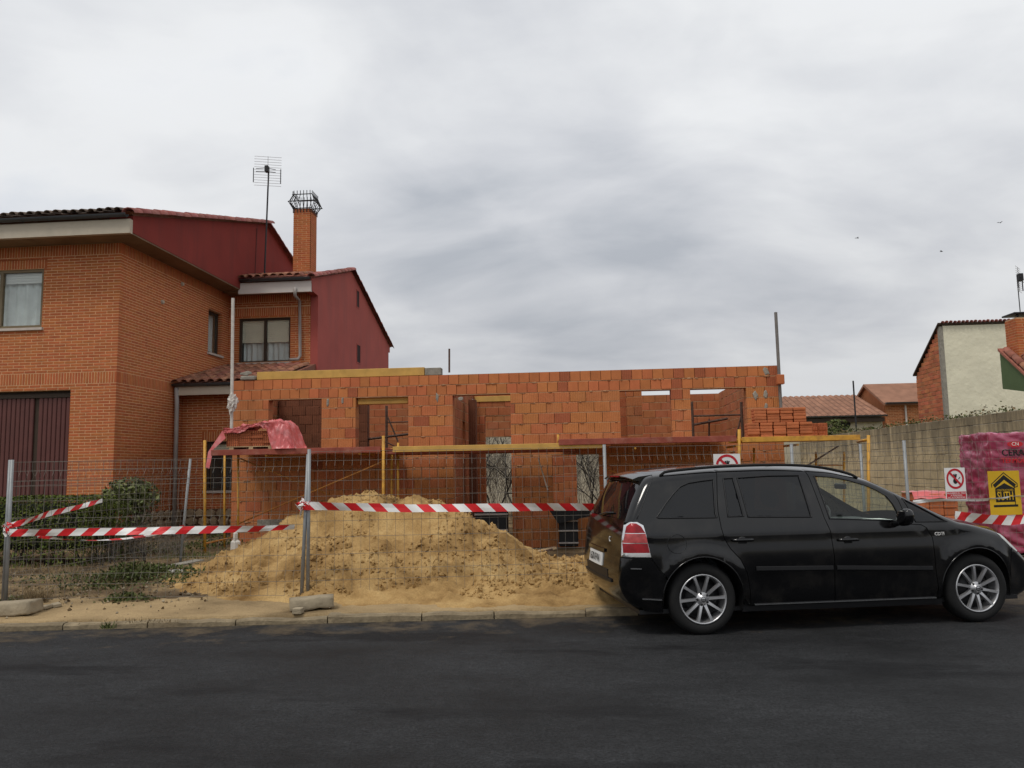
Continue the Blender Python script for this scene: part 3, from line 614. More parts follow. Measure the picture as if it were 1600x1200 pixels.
a = aty(461, 447, 19.66)
pipe = [aty(461, 449, 19.68), aty(461, 462, 19.68), aty(468, 470, 20.15), aty(469, 556, 20.15), aty(466, 561, 20.12), aty(452, 562, 20.05)]
MB().tube(pipe, .042, 10).build('drainpipe', M['pipe'], house, True)
# chimney with iron cage
ch_ = MB().box((-7.91, 20.92, 6.9), (-7.43, 21.4, 8.98)).build('chimney', M['mortar'], rw)
ch_.name = 'chimney'
for (o_, u_, i_) in (((-7.92, 20.91, 7.0), (1, 0, 0), (0, 1, 0)), ((-7.42, 20.91, 7.0), (0, 1, 0), (-1, 0, 0))):
    T = wall_frame(o_, u_, i_); masonry(rw, 'chimney_brick', T, .5, 1.98, .25, .06, .012, .012, .012, M['brick'], M['mortar'], (), 0, ch=.001, back=.005)
cg = MB(); cx, cy, cz = -7.67, 21.16, 8.97
def ringpt(h, k, t): 
    c4 = [(-1, -1), (1, -1), (1, 1), (-1, 1)]; a_, b_ = c4[k], c4[(k + 1) % 4]; return Vector((cx + h * (a_[0] + (b_[0] - a_[0]) * t), cy + h * (a_[1] + (b_[1] - a_[1]) * t), 0))
for k in range(4):
    for i in range(6):
        t = (i + .5) / 6; P = [ringpt(h, k, t) + Vector((0, 0, z_)) for h, z_ in ((.27, cz - .1), (.27, cz + .02), (.37, cz + .2), (.28, cz + .42), (.28, cz + .53))]; cg.tube(P, .011, 4)
for h, z_ in ((.27, cz + .02), (.37, cz + .2), (.28, cz + .42)):
    for k in range(4): cg.tube([ringpt(h, k, 0) + Vector((0, 0, z_)), ringpt(h, k, 1) + Vector((0, 0, z_))], .014, 4)
cg.build('chimney_cage', M['darkiron'], house)
# low ground floor room between the wings
LY = 17.9
wl_, wr_ = aty(322, 690, LY), aty(366, 766, LY)
zl0, zl1 = wr_.z, wl_.z
lw = MB().box((HX, LY + .125, 0), (wl_.x, LY + .3, 3.5)).box((wl_.x, LY + .125, 0), (-7.1, LY + .3, zl0)).box((wl_.x, LY + .125, zl1), (-7.1, LY + .3, 3.5)).build('wall', M['mortar'], house)
T = wall_frame((HX, LY, 0), (1, 0, 0), (0, 1, 0))
masonry(lw, 'brick', T, 2.4, 3.48, .25, .06, .014, .014, .12, M['brick'], M['mortar'], [(wl_.x - HX, 2.3, zl0, zl1), (wl_.x - .1 - HX, 2.3, zl1, zl1 + .24)], 0, ch=.002, back=.005, seed=9)
masonry(lw, 'brick', wall_frame((wl_.x - .1, LY, zl1), (1, 0, 0), (0, 1, 0)), 1.2, .24, .25, .06, .014, .014, .118, M['brick'], M['mortar'], (), 0, soldier=((0, .24),), ch=.002)
window(house, wl_.x, -7.2, zl0, zl1, LY, M['darkframe'], 1, (.2, M['shutter']), False, depth=.1)
MB().box((HX + .05, 17.42, 3.42), (-7.0, 17.5, 3.62)).build('fascia', M['fascia'], house)
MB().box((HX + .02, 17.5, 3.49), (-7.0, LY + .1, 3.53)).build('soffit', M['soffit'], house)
gutter(house, (HX + .03, 17.36, 3.68), (-7.0, 17.36, 3.68), .06)
lr = MB().prism([(-7.0, 17.36, 3.68), (-7.0, 20.24, 4.46), (-7.0, 20.24, 4.3), (-7.0, 17.5, 3.6)], (-2.43, 0, 0)).build('roof', M['tile'], house)
ls = Vector((0, 2.88, .78)).normalized(); tiles(lr, (HX + .02, 17.32, 3.70), (1, 0, 0), ls, 11, 8, M['tile'])
pp = [Vector((HX + .12, 17.38, 3.62)), Vector((HX + .1, 17.5, 3.3)), Vector((HX + .1, 17.78, 3.15)), Vector((HX + .1, 17.8, .2))]
pp = [Vector((HX + .1, 17.42, 3.6)), Vector((HX + .1, 17.45, 3.2)), Vector((HX + .1, 17.47, .2))]
MB().tube(pp, .05, 10).build('drainpipe', M['pipe'], house, True)
# rubble stone plinth
pl = MB().box((HX, LY - .03, 0), (-7.0, LY - .002, .78)).box((HX + .002, 16.0, 0), (HX + .03, LY - .03, .78)).build('plinth', M['jointdark'], house)
rs = random.Random(12)
def stone(parent, T, cx, cz, w, h):
    n = rs.randint(5, 7); P = [(cx + w / 2 * .95 * math.cos(2 * math.pi * i / n + .4) * rs.uniform(.85, 1.15) * 1.12, cz + h / 2 * math.sin(2 * math.pi * i / n + .4) * rs.uniform(.85, 1.12) * 1.1) for i in range(n)]
    m = MB(); d = rs.uniform(.03, .05)
    m.add([T @ Vector((x_, 0, z_)) for x_, z_ in P] + [T @ Vector((cx + (x_ - cx) * .86, -d, cz + (z_ - cz) * .86)) for x_, z_ in P], [tuple(range(n, 2 * n))] + [(i, (i + 1) % n, n + (i + 1) % n, n + i) for i in range(n)])
    m.build('stone', M['stone'], parent)
for T, L in ((wall_frame((HX + .05, LY - .03, 0), (1, 0, 0), (0, 1, 0)), 2.3), (wall_frame((HX + .03, 16.0, 0), (0, 1, 0), (-1, 0, 0)), 1.8)):
    for r in range(4):
        x = rs.uniform(0, .1)
        while x < L: w = rs.uniform(.18, .32); stone(pl, T, x + w / 2, .12 + r * .19, w, .2); x += w
# TV aerial (a thing of its own)
def aerial(base, top, label, sc_=1.0, face=0):
    base, top = Vector(base), Vector(top); t = empty('tv_aerial', base, label, 'aerial')
    MB().tube([base, top], .022 * sc_ ** 2, 6).build('mast', M['darkiron'], t)
    c = top + Vector((0, -.06, -.12 * sc_)); gr = MB(); hw = .36 * sc_
    u_ = Vector((math.cos(face), math.sin(face), 0))
    for i in range(12):
        z_ = (-.42 + i * .075) * sc_; gr.tube([c - u_ * hw + Vector((0, 0, z_)), c + u_ * hw + Vector((0, 0, z_))], .005, 4)
    gr.tube([c + Vector((0, 0, -.42 * sc_)), c + Vector((0, 0, .42 * sc_))], .007, 4)
    gr.build('reflector_grid', M['antenna'], t)
    d = MB()
    for s_ in (-1, 1):
        d.tube([c + u_ * s_ * hw + Vector((0, -.05, -.36 * sc_)), c + u_ * s_ * hw + Vector((0, -.05, .05 * sc_))], .013, 5)
        d.tube([c + Vector((0, -.1, .05)), c + u_ * s_ * .26 * sc_ + Vector((0, -.14, .0))], .009, 4); d.tube([c + Vector((0, -.1, -.05)), c + u_ * s_ * .26 * sc_ + Vector((0, -.14, -.08))], .009, 4)
    d.build('dipole', M['darkiron'], t)
    MB().cbox(tuple(c + Vector((-.05, -.13, -.06))), tuple(c + Vector((.05, .0, .12))), .01).build('junction_box', M['darkiron'], t)
    return t
aerial(aty(413, 437, 20.4), aty(420, 262, 20.4), 'tall television aerial with wire grid beside the brick chimney', 1.0, .3)

# ================================================================== UNFINISHED BUILDING
BY = 15.12; BX0, BX1 = -6.92, 3.75; BZ = .04
bld = empty('unfinished_building', (-1.5, BY, 0), 'roofless single storey shell of orange clay blocks under construction', 'building')
WIN = [(-6.19, -5.11, 2.04, 3.04), (-4.42, -3.37, 2.04, 3.04), (-2.49, -1.36, -.5, 3.04), (.74, 1.71, 2.04, 3.04), (2.07, 3.11, 2.04, 3.04), (-.58, .31, .84, 1.84), (-.46, -.12, .24, .64)]
rb = random.Random(21)
def pick(r): return M['block_dark'] if r.random() < .05 else M['block']
def pick2(r): return M['block_dark'] if r.random() < .13 else M['lintel']
def brow(r, l, m): return (.197, pick2) if r >= 15 else (.305, pick)
fwl = MB().box((BX0 + .03, BY + .2, BZ), (BX0 + .1, BY + .236, BZ + .02)).build('front_wall', M['cement'], bld)
T = wall_frame((BX0, BY, BZ), (1, 0, 0), (0, 1, 0))
op = [(a - BX0, b - BX0, c - BZ, d - BZ) for a, b, c, d in WIN]
masonry(fwl, 'block', T, BX1 - BX0, 3.4, .305, .2, .007, .014, .24, pick, M['jointdark'], op, 300, ch=.004, back=.03, jit=.005, mortmat=M['cement'], rowfn=brow, partkey=lambda q: (0 if q[1] > 1.95 else 1, 0 if q[0] > 4 else 1, -q[1]))
# mortar smears and the timber lintels
smr = random.Random(5)
for (px_, py_, w_, h_) in ((385, 578, 20, 8), (512, 622, 6, 14), (535, 620, 5, 12), (683, 615, 7, 16), (1180, 612, 8, 14), (1186, 640, 8, 16), (1197, 574, 12, 14), (1196, 610, 6, 16), (1197, 630, 6, 12), (720, 617, 10, 6)):
    c = aty(px_, py_ + 6, BY); w_, h_ = w_ / 82, h_ / 82
    m = MB(); n = 9; P = [(c.x + w_ / 2 * math.cos(6.28 * i / n) * smr.uniform(.6, 1.2), c.z + h_ / 2 * math.sin(6.28 * i / n) * smr.uniform(.7, 1.2)) for i in range(n)]
    m.add([(x_, BY - .001, z_) for x_, z_ in P] + [(c.x + (x_ - c.x) * .7, BY - .012, c.z + (z_ - c.z) * .7) for x_, z_ in P], [tuple(range(n, 2 * n))] + [(i, (i + 1) % n, n + (i + 1) % n, n + i) for i in range(n)]); m.build('mortar_smear', M['cementgrey'], fwl)
for k in range(2):
    MB().cbox((-4.40, BY + .07 + k * .02, 2.905 + k * .066), (-3.39, BY + .23, 2.968 + k * .066), .006).build('lintel_timber', M['timber'], fwl)
MB().box((BX0, BY - .06, -.1), (BX1, BY + .3, BZ - .004)).build('footing', M['cementgrey'], bld)
MB().box((BX0 + .2, BY + .3, -.1), (BX1 - .1, 20.8, BZ + .03)).build('floor_slab', M['cementgrey'], bld)
a_, b_ = aty(402, 823, BY), aty(466, 811, BY); MB().cbox((a_.x, BY - .012, a_.z), (b_.x, BY + .01, b_.z), .005).build('mortar_smear', M['cementgrey'], fwl)
sq = MB(); rq_ = random.Random(77)                      # mortar squeezed out along the bed joints
for _ in range(420):
    k_ = rq_.randint(1, 16); z_ = BZ + k_ * .2; x_ = rq_.uniform(BX0 + .1, BX1 - .1)
    if any(a - .04 < x_ < b + .04 and c - .03 < z_ < d + .03 for a, b, c, d in WIN): continue
    w_ = rq_.uniform(.03, .13); h_ = rq_.uniform(.007, .02); n = 8; P = [(x_ + w_ / 2 * math.cos(6.283 * i / n) * rq_.uniform(.6, 1.2), z_ - .004 + h_ * math.sin(6.283 * i / n) * rq_.uniform(.6, 1.3)) for i in range(n)]
    sq.add([(q[0], BY - .0, q[1]) for q in P] + [(x_ + (q[0] - x_) * .6, BY - rq_.uniform(.008, .016), z_ + (q[1] - z_) * .6) for q in P], [tuple(range(n, 2 * n))] + [(i, (i + 1) % n, n + (i + 1) % n, n + i) for i in range(n)])
tag(sq.build('squeezed_mortar', M['cement'], fwl), kind='stuff')
# inner and outer walls behind the front
IY = 18.4; d0, d1 = aty(757, 650, IY), aty(800, 650, IY); d1x = d1.x + .25
BYB = 20.75
b0, b1 = aty(735, 650, BYB), aty(815, 650, BYB)
c0, c1 = aty(900, 700, BYB), aty(945, 700, BYB)
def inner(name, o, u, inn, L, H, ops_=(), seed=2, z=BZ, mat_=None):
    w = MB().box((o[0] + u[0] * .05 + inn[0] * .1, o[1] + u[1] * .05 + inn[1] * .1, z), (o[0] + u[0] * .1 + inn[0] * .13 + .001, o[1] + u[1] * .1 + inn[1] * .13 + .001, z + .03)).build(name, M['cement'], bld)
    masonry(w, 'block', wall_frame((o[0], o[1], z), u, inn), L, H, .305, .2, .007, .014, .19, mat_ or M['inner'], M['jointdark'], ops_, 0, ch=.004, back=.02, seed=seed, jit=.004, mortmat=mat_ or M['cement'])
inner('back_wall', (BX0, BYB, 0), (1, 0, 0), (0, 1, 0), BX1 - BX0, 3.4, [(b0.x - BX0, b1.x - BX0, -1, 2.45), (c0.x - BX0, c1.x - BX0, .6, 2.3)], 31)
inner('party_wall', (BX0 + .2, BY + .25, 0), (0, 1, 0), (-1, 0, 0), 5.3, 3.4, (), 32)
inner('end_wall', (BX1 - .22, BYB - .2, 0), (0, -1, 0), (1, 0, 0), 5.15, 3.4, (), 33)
inner('partition', (-6.68, 16.9, 0), (1, 0, 0), (0, 1, 0), 2.0, 3.2, (), 34, mat_=M['brown_shade'])
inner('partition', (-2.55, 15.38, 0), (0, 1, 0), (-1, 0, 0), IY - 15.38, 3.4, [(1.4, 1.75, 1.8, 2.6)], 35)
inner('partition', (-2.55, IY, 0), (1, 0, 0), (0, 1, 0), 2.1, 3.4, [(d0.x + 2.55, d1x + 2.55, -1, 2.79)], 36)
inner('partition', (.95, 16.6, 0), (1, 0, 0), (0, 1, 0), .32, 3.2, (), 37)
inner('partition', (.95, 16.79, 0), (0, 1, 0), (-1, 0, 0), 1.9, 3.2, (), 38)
MB().cbox((-2.5, IY - .02, 3.17), (-1.0, IY + .185, 3.30), .006).build('lintel_timber', M['timber'], bld)
MB().cbox((-2.44, 16.9, BZ), (-2.28, 17.1, 3.1), .006).build('door_post', M['brown_shade'], bld)
# pieces lying on top of the wall
zt = BZ + 3.4
o = MB().cbox((-6.45, BY + .02, zt + .004), (-3.05, BY + .2, zt + .165), .006).build('timber_beam', M['timber']); tag(o, 'long yellow timber beam lying on top of the clay block wall', 'beam')
o = MB().cbox((-3.04, BY + .03, zt + .004), (-2.72, BY + .22, zt + .15), .006).build('grey_board', M['cementgrey']); tag(o, 'short grey board end beside the yellow beam on the wall', 'board')
o = MB().cbox((-6.78, BY - .02, zt + .004), (-6.47, BY + .2, zt + .09), .02).build('folded_sheet', M['cementgrey']); tag(o, 'folded grey sheet on the wall corner by the yellow beam', 'sheet')
o = MB().tube([aty(702, 582, BY + .1), aty(702, 545, BY + .1)], .02, 6).build('rebar_stub', M['rust']); tag(o, 'short rusty steel upright sticking up from the block wall', 'post')
def pole(name, a, b, r, mat, label, extra=None):
    t = empty(name, b, label, 'pole'); MB().tube([a, Vector(a).lerp(b, .5), b], r, 8).build('tube', mat, t)
    return t
wp = pole('tall_prop', aty(364, 466, 14.72), Vector((aty(361, 690, 14.7).x, 14.72, 2.01)), .032, M['offwhite'], 'tall rust stained white pole with rag at the wall corner')
cc = aty(363, 630, 14.70); bm = bmesh.new(); bmesh.ops.create_icosphere(bm, subdivisions=4, radius=1)
for v in bm.verts:
    d = v.co.normalized(); k = 1 + .55 * noise.noise(d * 2.3) + .4 * noise.noise(d * 5.1) + .2 * noise.noise(d * 11); v.co = cc + Vector((d.x * .085 * k, d.y * .07 * k, d.z * .17 * k))
me = bpy.data.meshes.new('tied_rag'); bm.to_mesh(me); bm.free(); me.materials.append(M['offwhite']); link(bpy.data.objects.new('tied_rag', me), wp)
M['propgrey'] = pm('weathered_grey_prop', (.17, .16, .15), .7, .2, 8)
gp = pole('tall_prop', aty(1212, 488, BY - .06), aty(1221, 652, BY - .06), .03, M['propgrey'], 'tall grey prop leaning at the right end of the block wall')
o = MB().cbox(tuple(aty(1215, 600, BY - .22)), tuple(aty(1223, 586, BY - .1)), .008).build('clamped_block', M['lintel'], gp)
# ================================================================== SCAFFOLD
SF, SB = 13.6, 14.5; PZ = 2.0
scf = empty('scaffold', (-1, 14, 0), 'yellow tube scaffold with red planks standing before the block wall', 'scaffold')
def post(px_, ytop, yb, Y, r=.024, mat='yellow', zb=None):
    a = aty(px_, ytop, Y); b = Vector((aty(px_, yb, Y).x, Y, aty(px_, yb, Y).z if zb is None else zb)); MB().tube([a, b], r, 8).build('standard', M[mat], scf, True)
for a in ((320, 688, 875, SF), (599, 681, 860, SF), (1155, 671, 860, SF), (1357, 680, 860, SF)): post(*a, r=.027, zb=.1)
for a in ((351, 706, 850, SB), (372, 706, 870, SB - .25), (612, 700, 870, SB), (622, 692, 870, SB - .3), (872, 679, 700, SB), (1427, 668, 700, SB) if 0 else (1178, 700, 860, SB), (1275, 706, 860, SB), (1319, 706, 860, SB)): post(*a, r=.021, zb=.1 if a[2] > 720 else None)
def brace(p, q, Y1, Y2, r=.014, mat='orange'): MB().tube([aty(*p, Y1), aty(*q, Y2)], r, 6).build('brace', M[mat], scf, True)
brace((374, 716), (516, 774), SB - .25, SB - .1); brace((373, 818), (596, 722), SB - .25, SF + .1); brace((322, 849), (372, 838), SF, SB - .25, .017)
brace((1025, 772), (1160, 718), SB, SB); brace((941, 731), (1040, 765), SB, SB); brace((1262, 727), (1310, 697), SF + .2, SB, .014, 'rust'); brace((1275, 727), (1320, 727), SB, SB, .012)
brace((1340, 690), (1357, 687), SB, SF, .026, 'yellow'); brace((602, 690), (622, 700), SF, SB - .3, .012, 'rust')
# guard tie behind the planks, and the planks one by one
def planks(xa, xb, z, n, mat, y0=SF - .02, w=.295, t=.05, lip=.085):
    for k in range(n):  # rear rows are added, reaching the wall to shade it
        MB().cbox((xa, y0 + k * (w + .01), z - t), (xb, y0 + k * (w + .01) + w, z), .006).build('plank', M[mat], scf)
    MB().cbox((xa + .01, y0 - .035, z - lip), (xb - .01, y0 - .003, z + .015), .004).build('toe_board', M[mat], scf)
xa, xb = aty(331, 700, SF).x, aty(596, 700, SF).x; planks(xa, xb, PZ, 5, 'plank')
xa, xb = aty(872, 690, SF).x, aty(1151, 690, SF).x; planks(xa, xb, 2.06, 5, 'plank')
xa, xb = aty(1158, 690, SF).x, aty(1344, 690, SF).x; planks(xa, xb, 2.03, 4, 'yellow', lip=.07)
xa, xb = aty(614, 700, SF).x, aty(945, 700, SF).x; MB().cbox((xa, SF - .02, 1.91), (xb, SF + .03, 2.01), .005).build('plank', M['timber'], scf)
for k in range(4): MB().cbox((xa - .15, SF + .06 + k * .31, 1.88), (xb - .5, SF + .36 + k * .31, 1.925), .006).build('plank', M['plank'], scf)
for x_ in (-5.6, -3.9, .9, 2.6, 3.6): MB().tube([(x_, SF - .01, PZ - .1), (x_, SB + .02, PZ - .1)], .02, 6).build('transom', M['yellow'], scf)
# dark trestle inside the window opening
tr = empty('inner_trestle', (2.6, 17.0, 0), 'dark rusty trestle standing inside the right window opening', 'trestle')
a, b = aty(1081, 628, 16.6), aty(1158, 628, 16.6)
for P, Q, r in ((a, Vector((a.x, 16.6, .1)), .03), (b, Vector((b.x, 16.6, .1)), .03), (aty(1081, 650, 16.6), aty(1160, 648, 16.6), .02), (aty(1158, 650, 16.6), aty(1146, 700, 16.6), .018), (aty(1082, 664, 16.6), aty(1136, 654, 16.9), .03), (aty(1108, 655, 16.8), aty(1108, 690, 16.8), .02)): MB().tube([P, Q], r, 6).build('bar', M['rust'], tr)
tr = empty('inner_trestle', (-3.6, 17.0, 0), 'dark rusty trestle standing inside the window with yellow lintel timbers', 'trestle')
for P, Q, r in ((aty(604, 634, 17), Vector((aty(604, 640, 17).x, 17, .1)), .03), (aty(606, 652, 17), aty(622, 690, 17), .018), (aty(606, 660, 17), aty(640, 659, 17), .016), (aty(560, 688, 17), aty(640, 678, 17), .03)): MB().tube([P, Q], r, 6).build('bar', M['rust'], tr)

# ================================================================== BRICKS ON THE SCAFFOLD
_hb = {}
def hollow_brick(w, d, h, holes=True):
    k = (w, d, h, holes)
    if k not in _hb:
        m = MB().cbox((0, 0, 0), (w, d, h), .003 if holes else .008)
        if holes:
            nc = 6
            for i in range(nc):
                for j in range(2):
                    a = w * (i + .22) / nc; b = w * (i + .78) / nc; z0_ = h * (.12 + .42 * j); m.quad((a, -.0012, z0_), (b, -.0012, z0_), (b, -.0012, z0_ + h * .32), (a, -.0012, z0_ + h * .32), 1)  # flat dark quads; the shade inside the holes is painted on
        _hb[k] = m.mesh('hollow_brick', [M['hollow'], M['hollow_hole']])
    return _hb[k]
def brick_at(parent, p, w, d, h, holes, rnd):
    o = bpy.data.objects.new('hollow_brick', hollow_brick(w, d, h, holes)); o.matrix_basis = Matrix.Translation(Vector(p) + Vector((rnd.uniform(-.004, .004), rnd.uniform(-.012, .012), 0))) @ Matrix.Rotation(rnd.uniform(-.015, .015), 4, 'Z'); link(o, parent)
rb = random.Random(8)
x0_ = aty(1168, 690, 13.7).x
st = empty('brick_stack', (x0_ + .5, 13.8, 2.034), 'two tier stack of flat red bricks on the yellow scaffold plank', 'bricks')
for c in range(5):
    for r in range(5): brick_at(st, (x0_ + c * .218, 13.66, 2.034 + r * .05), .203, .25, .0495, False, rb)
for c in range(4):
    for r in range(5): brick_at(st, (x0_ + .13 + c * .218, 13.68, 2.286 + r * .05), .203, .25, .0495, False, rb)
x2_ = aty(1264, 690, 14.1).x
st2 = empty('brick_stack', (x2_ + .1, 14.2, 2.034), 'small stack of perforated bricks behind the flat red bricks', 'bricks')
for c in range(2):
    for r in range(4): brick_at(st2, (x2_ + c * .16, 14.05, 2.034 + r * .062), .15, .25, .058, True, rb)
def smooth_(v, a_, b_):
    t_ = max(0, min(1, (v - a_) / (b_ - a_))); return t_ * t_ * (3 - 2 * t_)
# pallet of hollow bricks under pink film, left
xl, xr = aty(354, 690, 13.66).x, aty(431, 690, 13.66).x; wB = (xr - xl) / 4
pal = empty('pallet', ((xl + xr) / 2, 14, PZ + .004), 'wooden pallet on the red planks under the covered hollow bricks', 'pallet')
z = PZ + .004
for k in range(3): MB().cbox((xl + .06 + k * .36, 13.64, z), (xl + .14 + k * .36, 14.35, z + .05), .004).build('bearer', M['wood'], pal)
for k in range(5): MB().cbox((xl, 13.64 + k * .15, z + .051), (xr + .1, 13.74 + k * .15, z + .068), .003).build('board', M['wood'], pal)
st3 = empty('brick_stack', ((xl + xr) / 2, 14, z + .07), 'low stack of perforated red bricks on the pallet under pink film', 'bricks')
for r in range(6):
    for c in range(4): brick_at(st3, (xl + c * wB, 13.66, z + .07 + r * .046), wB - .008, .24, .043, True, rb)
    for c in range(4): brick_at(st3, (xl + c * wB, 13.92, z + .07 + r * .046), wB - .008, .24, .043, False, rb)
    brick_at(st3, (xr + .01, 13.68, z + .07 + r * .046), .2, .24, .043, False, rb)
fm = MB(); nx, ny = 120, 56; zt_ = z + .07 + 6 * .046 + .008
for i in range(nx + 1):
    for j in range(ny + 1):
        s = i / nx; t = j / ny; x = xl - .04 + s * 1.36
        top_ = zt_ + .02 + .10 * smooth_(s, 0, .5) + .05 * math.exp(-((s - .72) / .12) ** 2) + .035 * fbm(x * 3.2, t * 2, 4)
        fall = smooth_(s, .80, 1.0); top_ = top_ * (1 - fall) + (z + .02) * fall
        drop = (.075 + .03 * fbm(x * 4, 2, 2)) + (top_ - z - .02) * smooth_(s, .56, .72)
        if t < .3: q = t / .3; y = 13.60 - .10 * smooth_(s, .55, .8) * (1 - q) + .02 * fbm(x * 5, q * 3, 8); zz_ = top_ - drop * (1 - q) ** 1.3
        else: q = (t - .3) / .7; y = 13.60 + q * .66; zz_ = top_ - .10 * max(0, q - .75)
        wr = .03 * fbm(x * 7, t * 6, 7, 4) + .05 * abs(fbm(x * 9, t * 7, 3, 5)) - .015
        fm.v.append((x + .02 * fbm(x * 5, t * 4, 2), y - wr * .8 * (1 if t < .3 else 0), max(zz_ + wr, z + .01 + .01 * abs(wr))))
for i in range(nx):
    for j in range(ny): a = i * (ny + 1) + j; fm.f.append((a, a + 1, a + ny + 2, a + ny + 1)); fm.m.append(0)
tl = [(xl - .05, 13.60, z + .36), (xl + .02, 13.58, z + .22), (xl - .3, 13.58, z - .02), (xl - .2, 13.57, z + .02), (xl - .33, 13.56, z - .3), (xl - .26, 13.555, z - .32)]
fm.add(tl, [(0, 1, 3, 2), (2, 3, 5, 4)])
o = fm.build('plastic_sheet', M['pinkfilm'], smooth=True, fix=False); tag(o, 'crumpled pink plastic film draped over the bricks on the scaffold', 'plastic sheet')

# ================================================================== SAND HEAP
def heap(x, y):
    w = .10 * fbm(x * 1.3, y * 1.3, 2, 4); xx = x + w; yy = y + .10 * fbm(x * 1.2, y * 1.2, 9, 4)
    def cone(cx, cy, rx, ry, h, flat=.22):
        d = math.sqrt(((xx - cx) / rx) ** 2 + ((yy - cy) / ry) ** 2); q = 1 - math.sqrt(d * d + flat * flat) + flat * .5; return h * q * 1.12
    hs = [cone(-3.30, 11.75, 1.9, 1.9, 1.30, .5), cone(-2.62, 11.85, 1.75, 1.7, 1.28, .5), cone(-1.80, 10.95, 1.6, 1.5, .84, .16), cone(-3.1, 10.85, 2.0, 1.6, .76, .42), cone(-4.5, 11.2, 1.2, 1.1, .40, .4), cone(.3, 10.9, 1.4, 1.1, .30, .4), cone(-1.2, 9.8, 2.4, .8, .16, .4), cone(.1, 9.7, 1.3, .65, .16, .4)]
    h = max(hs); s = [v for v in hs if v > h - .12]
    h += .02 * (len(s) - 1)
    ed = 11.0 + .22 * noise.noise(Vector((x * 1.6, 5, 0))) + .06 * noise.noise(Vector((x * 6, 7, 0))); mk = max(0, min(1, (x + 4.1) / .5)) * max(0, min(1, (-1.75 - x) / .4))
    h += .17 * mk * (max(0, min(1, (y - ed) / .14)) - 1) * max(0, min(1, (h - .45) / .3)) * max(0, min(1, (y - 9.9) / .7))
    if h > -.3: 
        amt = max(.15, min(1, (h + .1) / .35))
        rg_ = noise.fractal(Vector((x * 3.1, y * 3.1, 4)), .8, 2.2, 6); cl = noise.cell(Vector((x * 9, y * 9, 0)))
        h += (.085 * rg_ + .055 * abs(fbm(x * 6, y * 6, 3, 4)) + .045 * max(0, fbm(x * 13, y * 13, 5, 3)) + .012 * (cl - .5)) * amt
        h -= .07 * amt * max(0, noise.noise(Vector((x * 1.9, y * 2.4, 11)))) 
    return h
hm = MB(); x0, x1, y0, y1, stp = -6.3, 2.0, 8.35, 14.2, .034
nx = int((x1 - x0) / stp); ny = int((y1 - y0) / stp); hv = {}
for j in range(ny + 1):
    for i in range(nx + 1):
        x = x0 + i * stp; y = y0 + j * stp; h = heap(x, y); k = kdist(x, y)
        if k < .12: h = -1
        elif k < .6: h = min(h, (k - .12) * .25 - .02)
        if h > -.06: hv[i, j] = (x, y, max(ground_h(x, y) + h, ground_h(x, y) - .012))
ids = {}
for k, v in hv.items(): ids[k] = len(hm.v); hm.v.append(v)
for (i, j) in hv:
    q = [(i, j), (i + 1, j), (i + 1, j + 1), (i, j + 1)]
    if all(c in ids for c in q): hm.f.append(tuple(ids[c] for c in q)); hm.m.append(0)
o = hm.build('sand_heap', M['sand'], smooth=True, fix=False); tag(o, 'big lumpy heap of yellow building sand behind the wire fence', 'sand')
# loose clods on the slopes (too many to count)
cm = MB(); rc = random.Random(17); ico = [(0, 0, 1), (.9, 0, .2), (-.3, .85, .1), (-.4, -.8, .15), (.2, .1, -.8)]; icf = [(0, 1, 2), (0, 2, 3), (0, 3, 1), (4, 2, 1), (4, 3, 2), (4, 1, 3)]
for _ in range(9000):
    x = rc.uniform(-5.6, 1.2); y = rc.uniform(8.7, 12.2); h = heap(x, y)
    if h < .02 or kdist(x, y) < .5 or noise.noise(Vector((x * 1.4, y * 1.4, 6))) < -.05: continue
    s = rc.choice((.008, .012, .016, .024, .036)) * rc.uniform(.7, 1.3); Rm = Matrix.Rotation(rc.random() * 6.3, 3, 'Z') @ Matrix.Rotation(rc.random() * 3, 3, 'X')
    cm.add([Vector((x, y, ground_h(x, y) + h + s * .2)) + (Rm @ Vector(v)) * s for v in ico], icf)
o = cm.build('sand_clods', M['sand'], fix=False); tag(o, 'small clods of sand scattered over the heap', 'sand clods', kind='stuff')
for (px_, py_, s, mt, lb) in ((62, 950, .10, 'offwhite', 'pale broken rubble slab lying on the sandy pavement beside the kerb'), (560, 0, 0, None, None)):
    if not mt: continue
    c = atz(px_, py_, .1); g = MB(); rr = random.Random(4); t = empty('rubble', c, lb, 'rubble')
    for k in range(5):
        q = MB(); q.cbox((-.07, -.045, -.02), (.07, .045, .022), .008, T=Matrix.Translation(c + Vector((rr.uniform(-.22, .22), rr.uniform(-.12, .12), .02))) @ Matrix.Rotation(rr.random() * 3, 4, 'Z') @ Matrix.Rotation(rr.uniform(-.2, .2), 4, 'X')); q.build('fragment', M['concrete'], t)

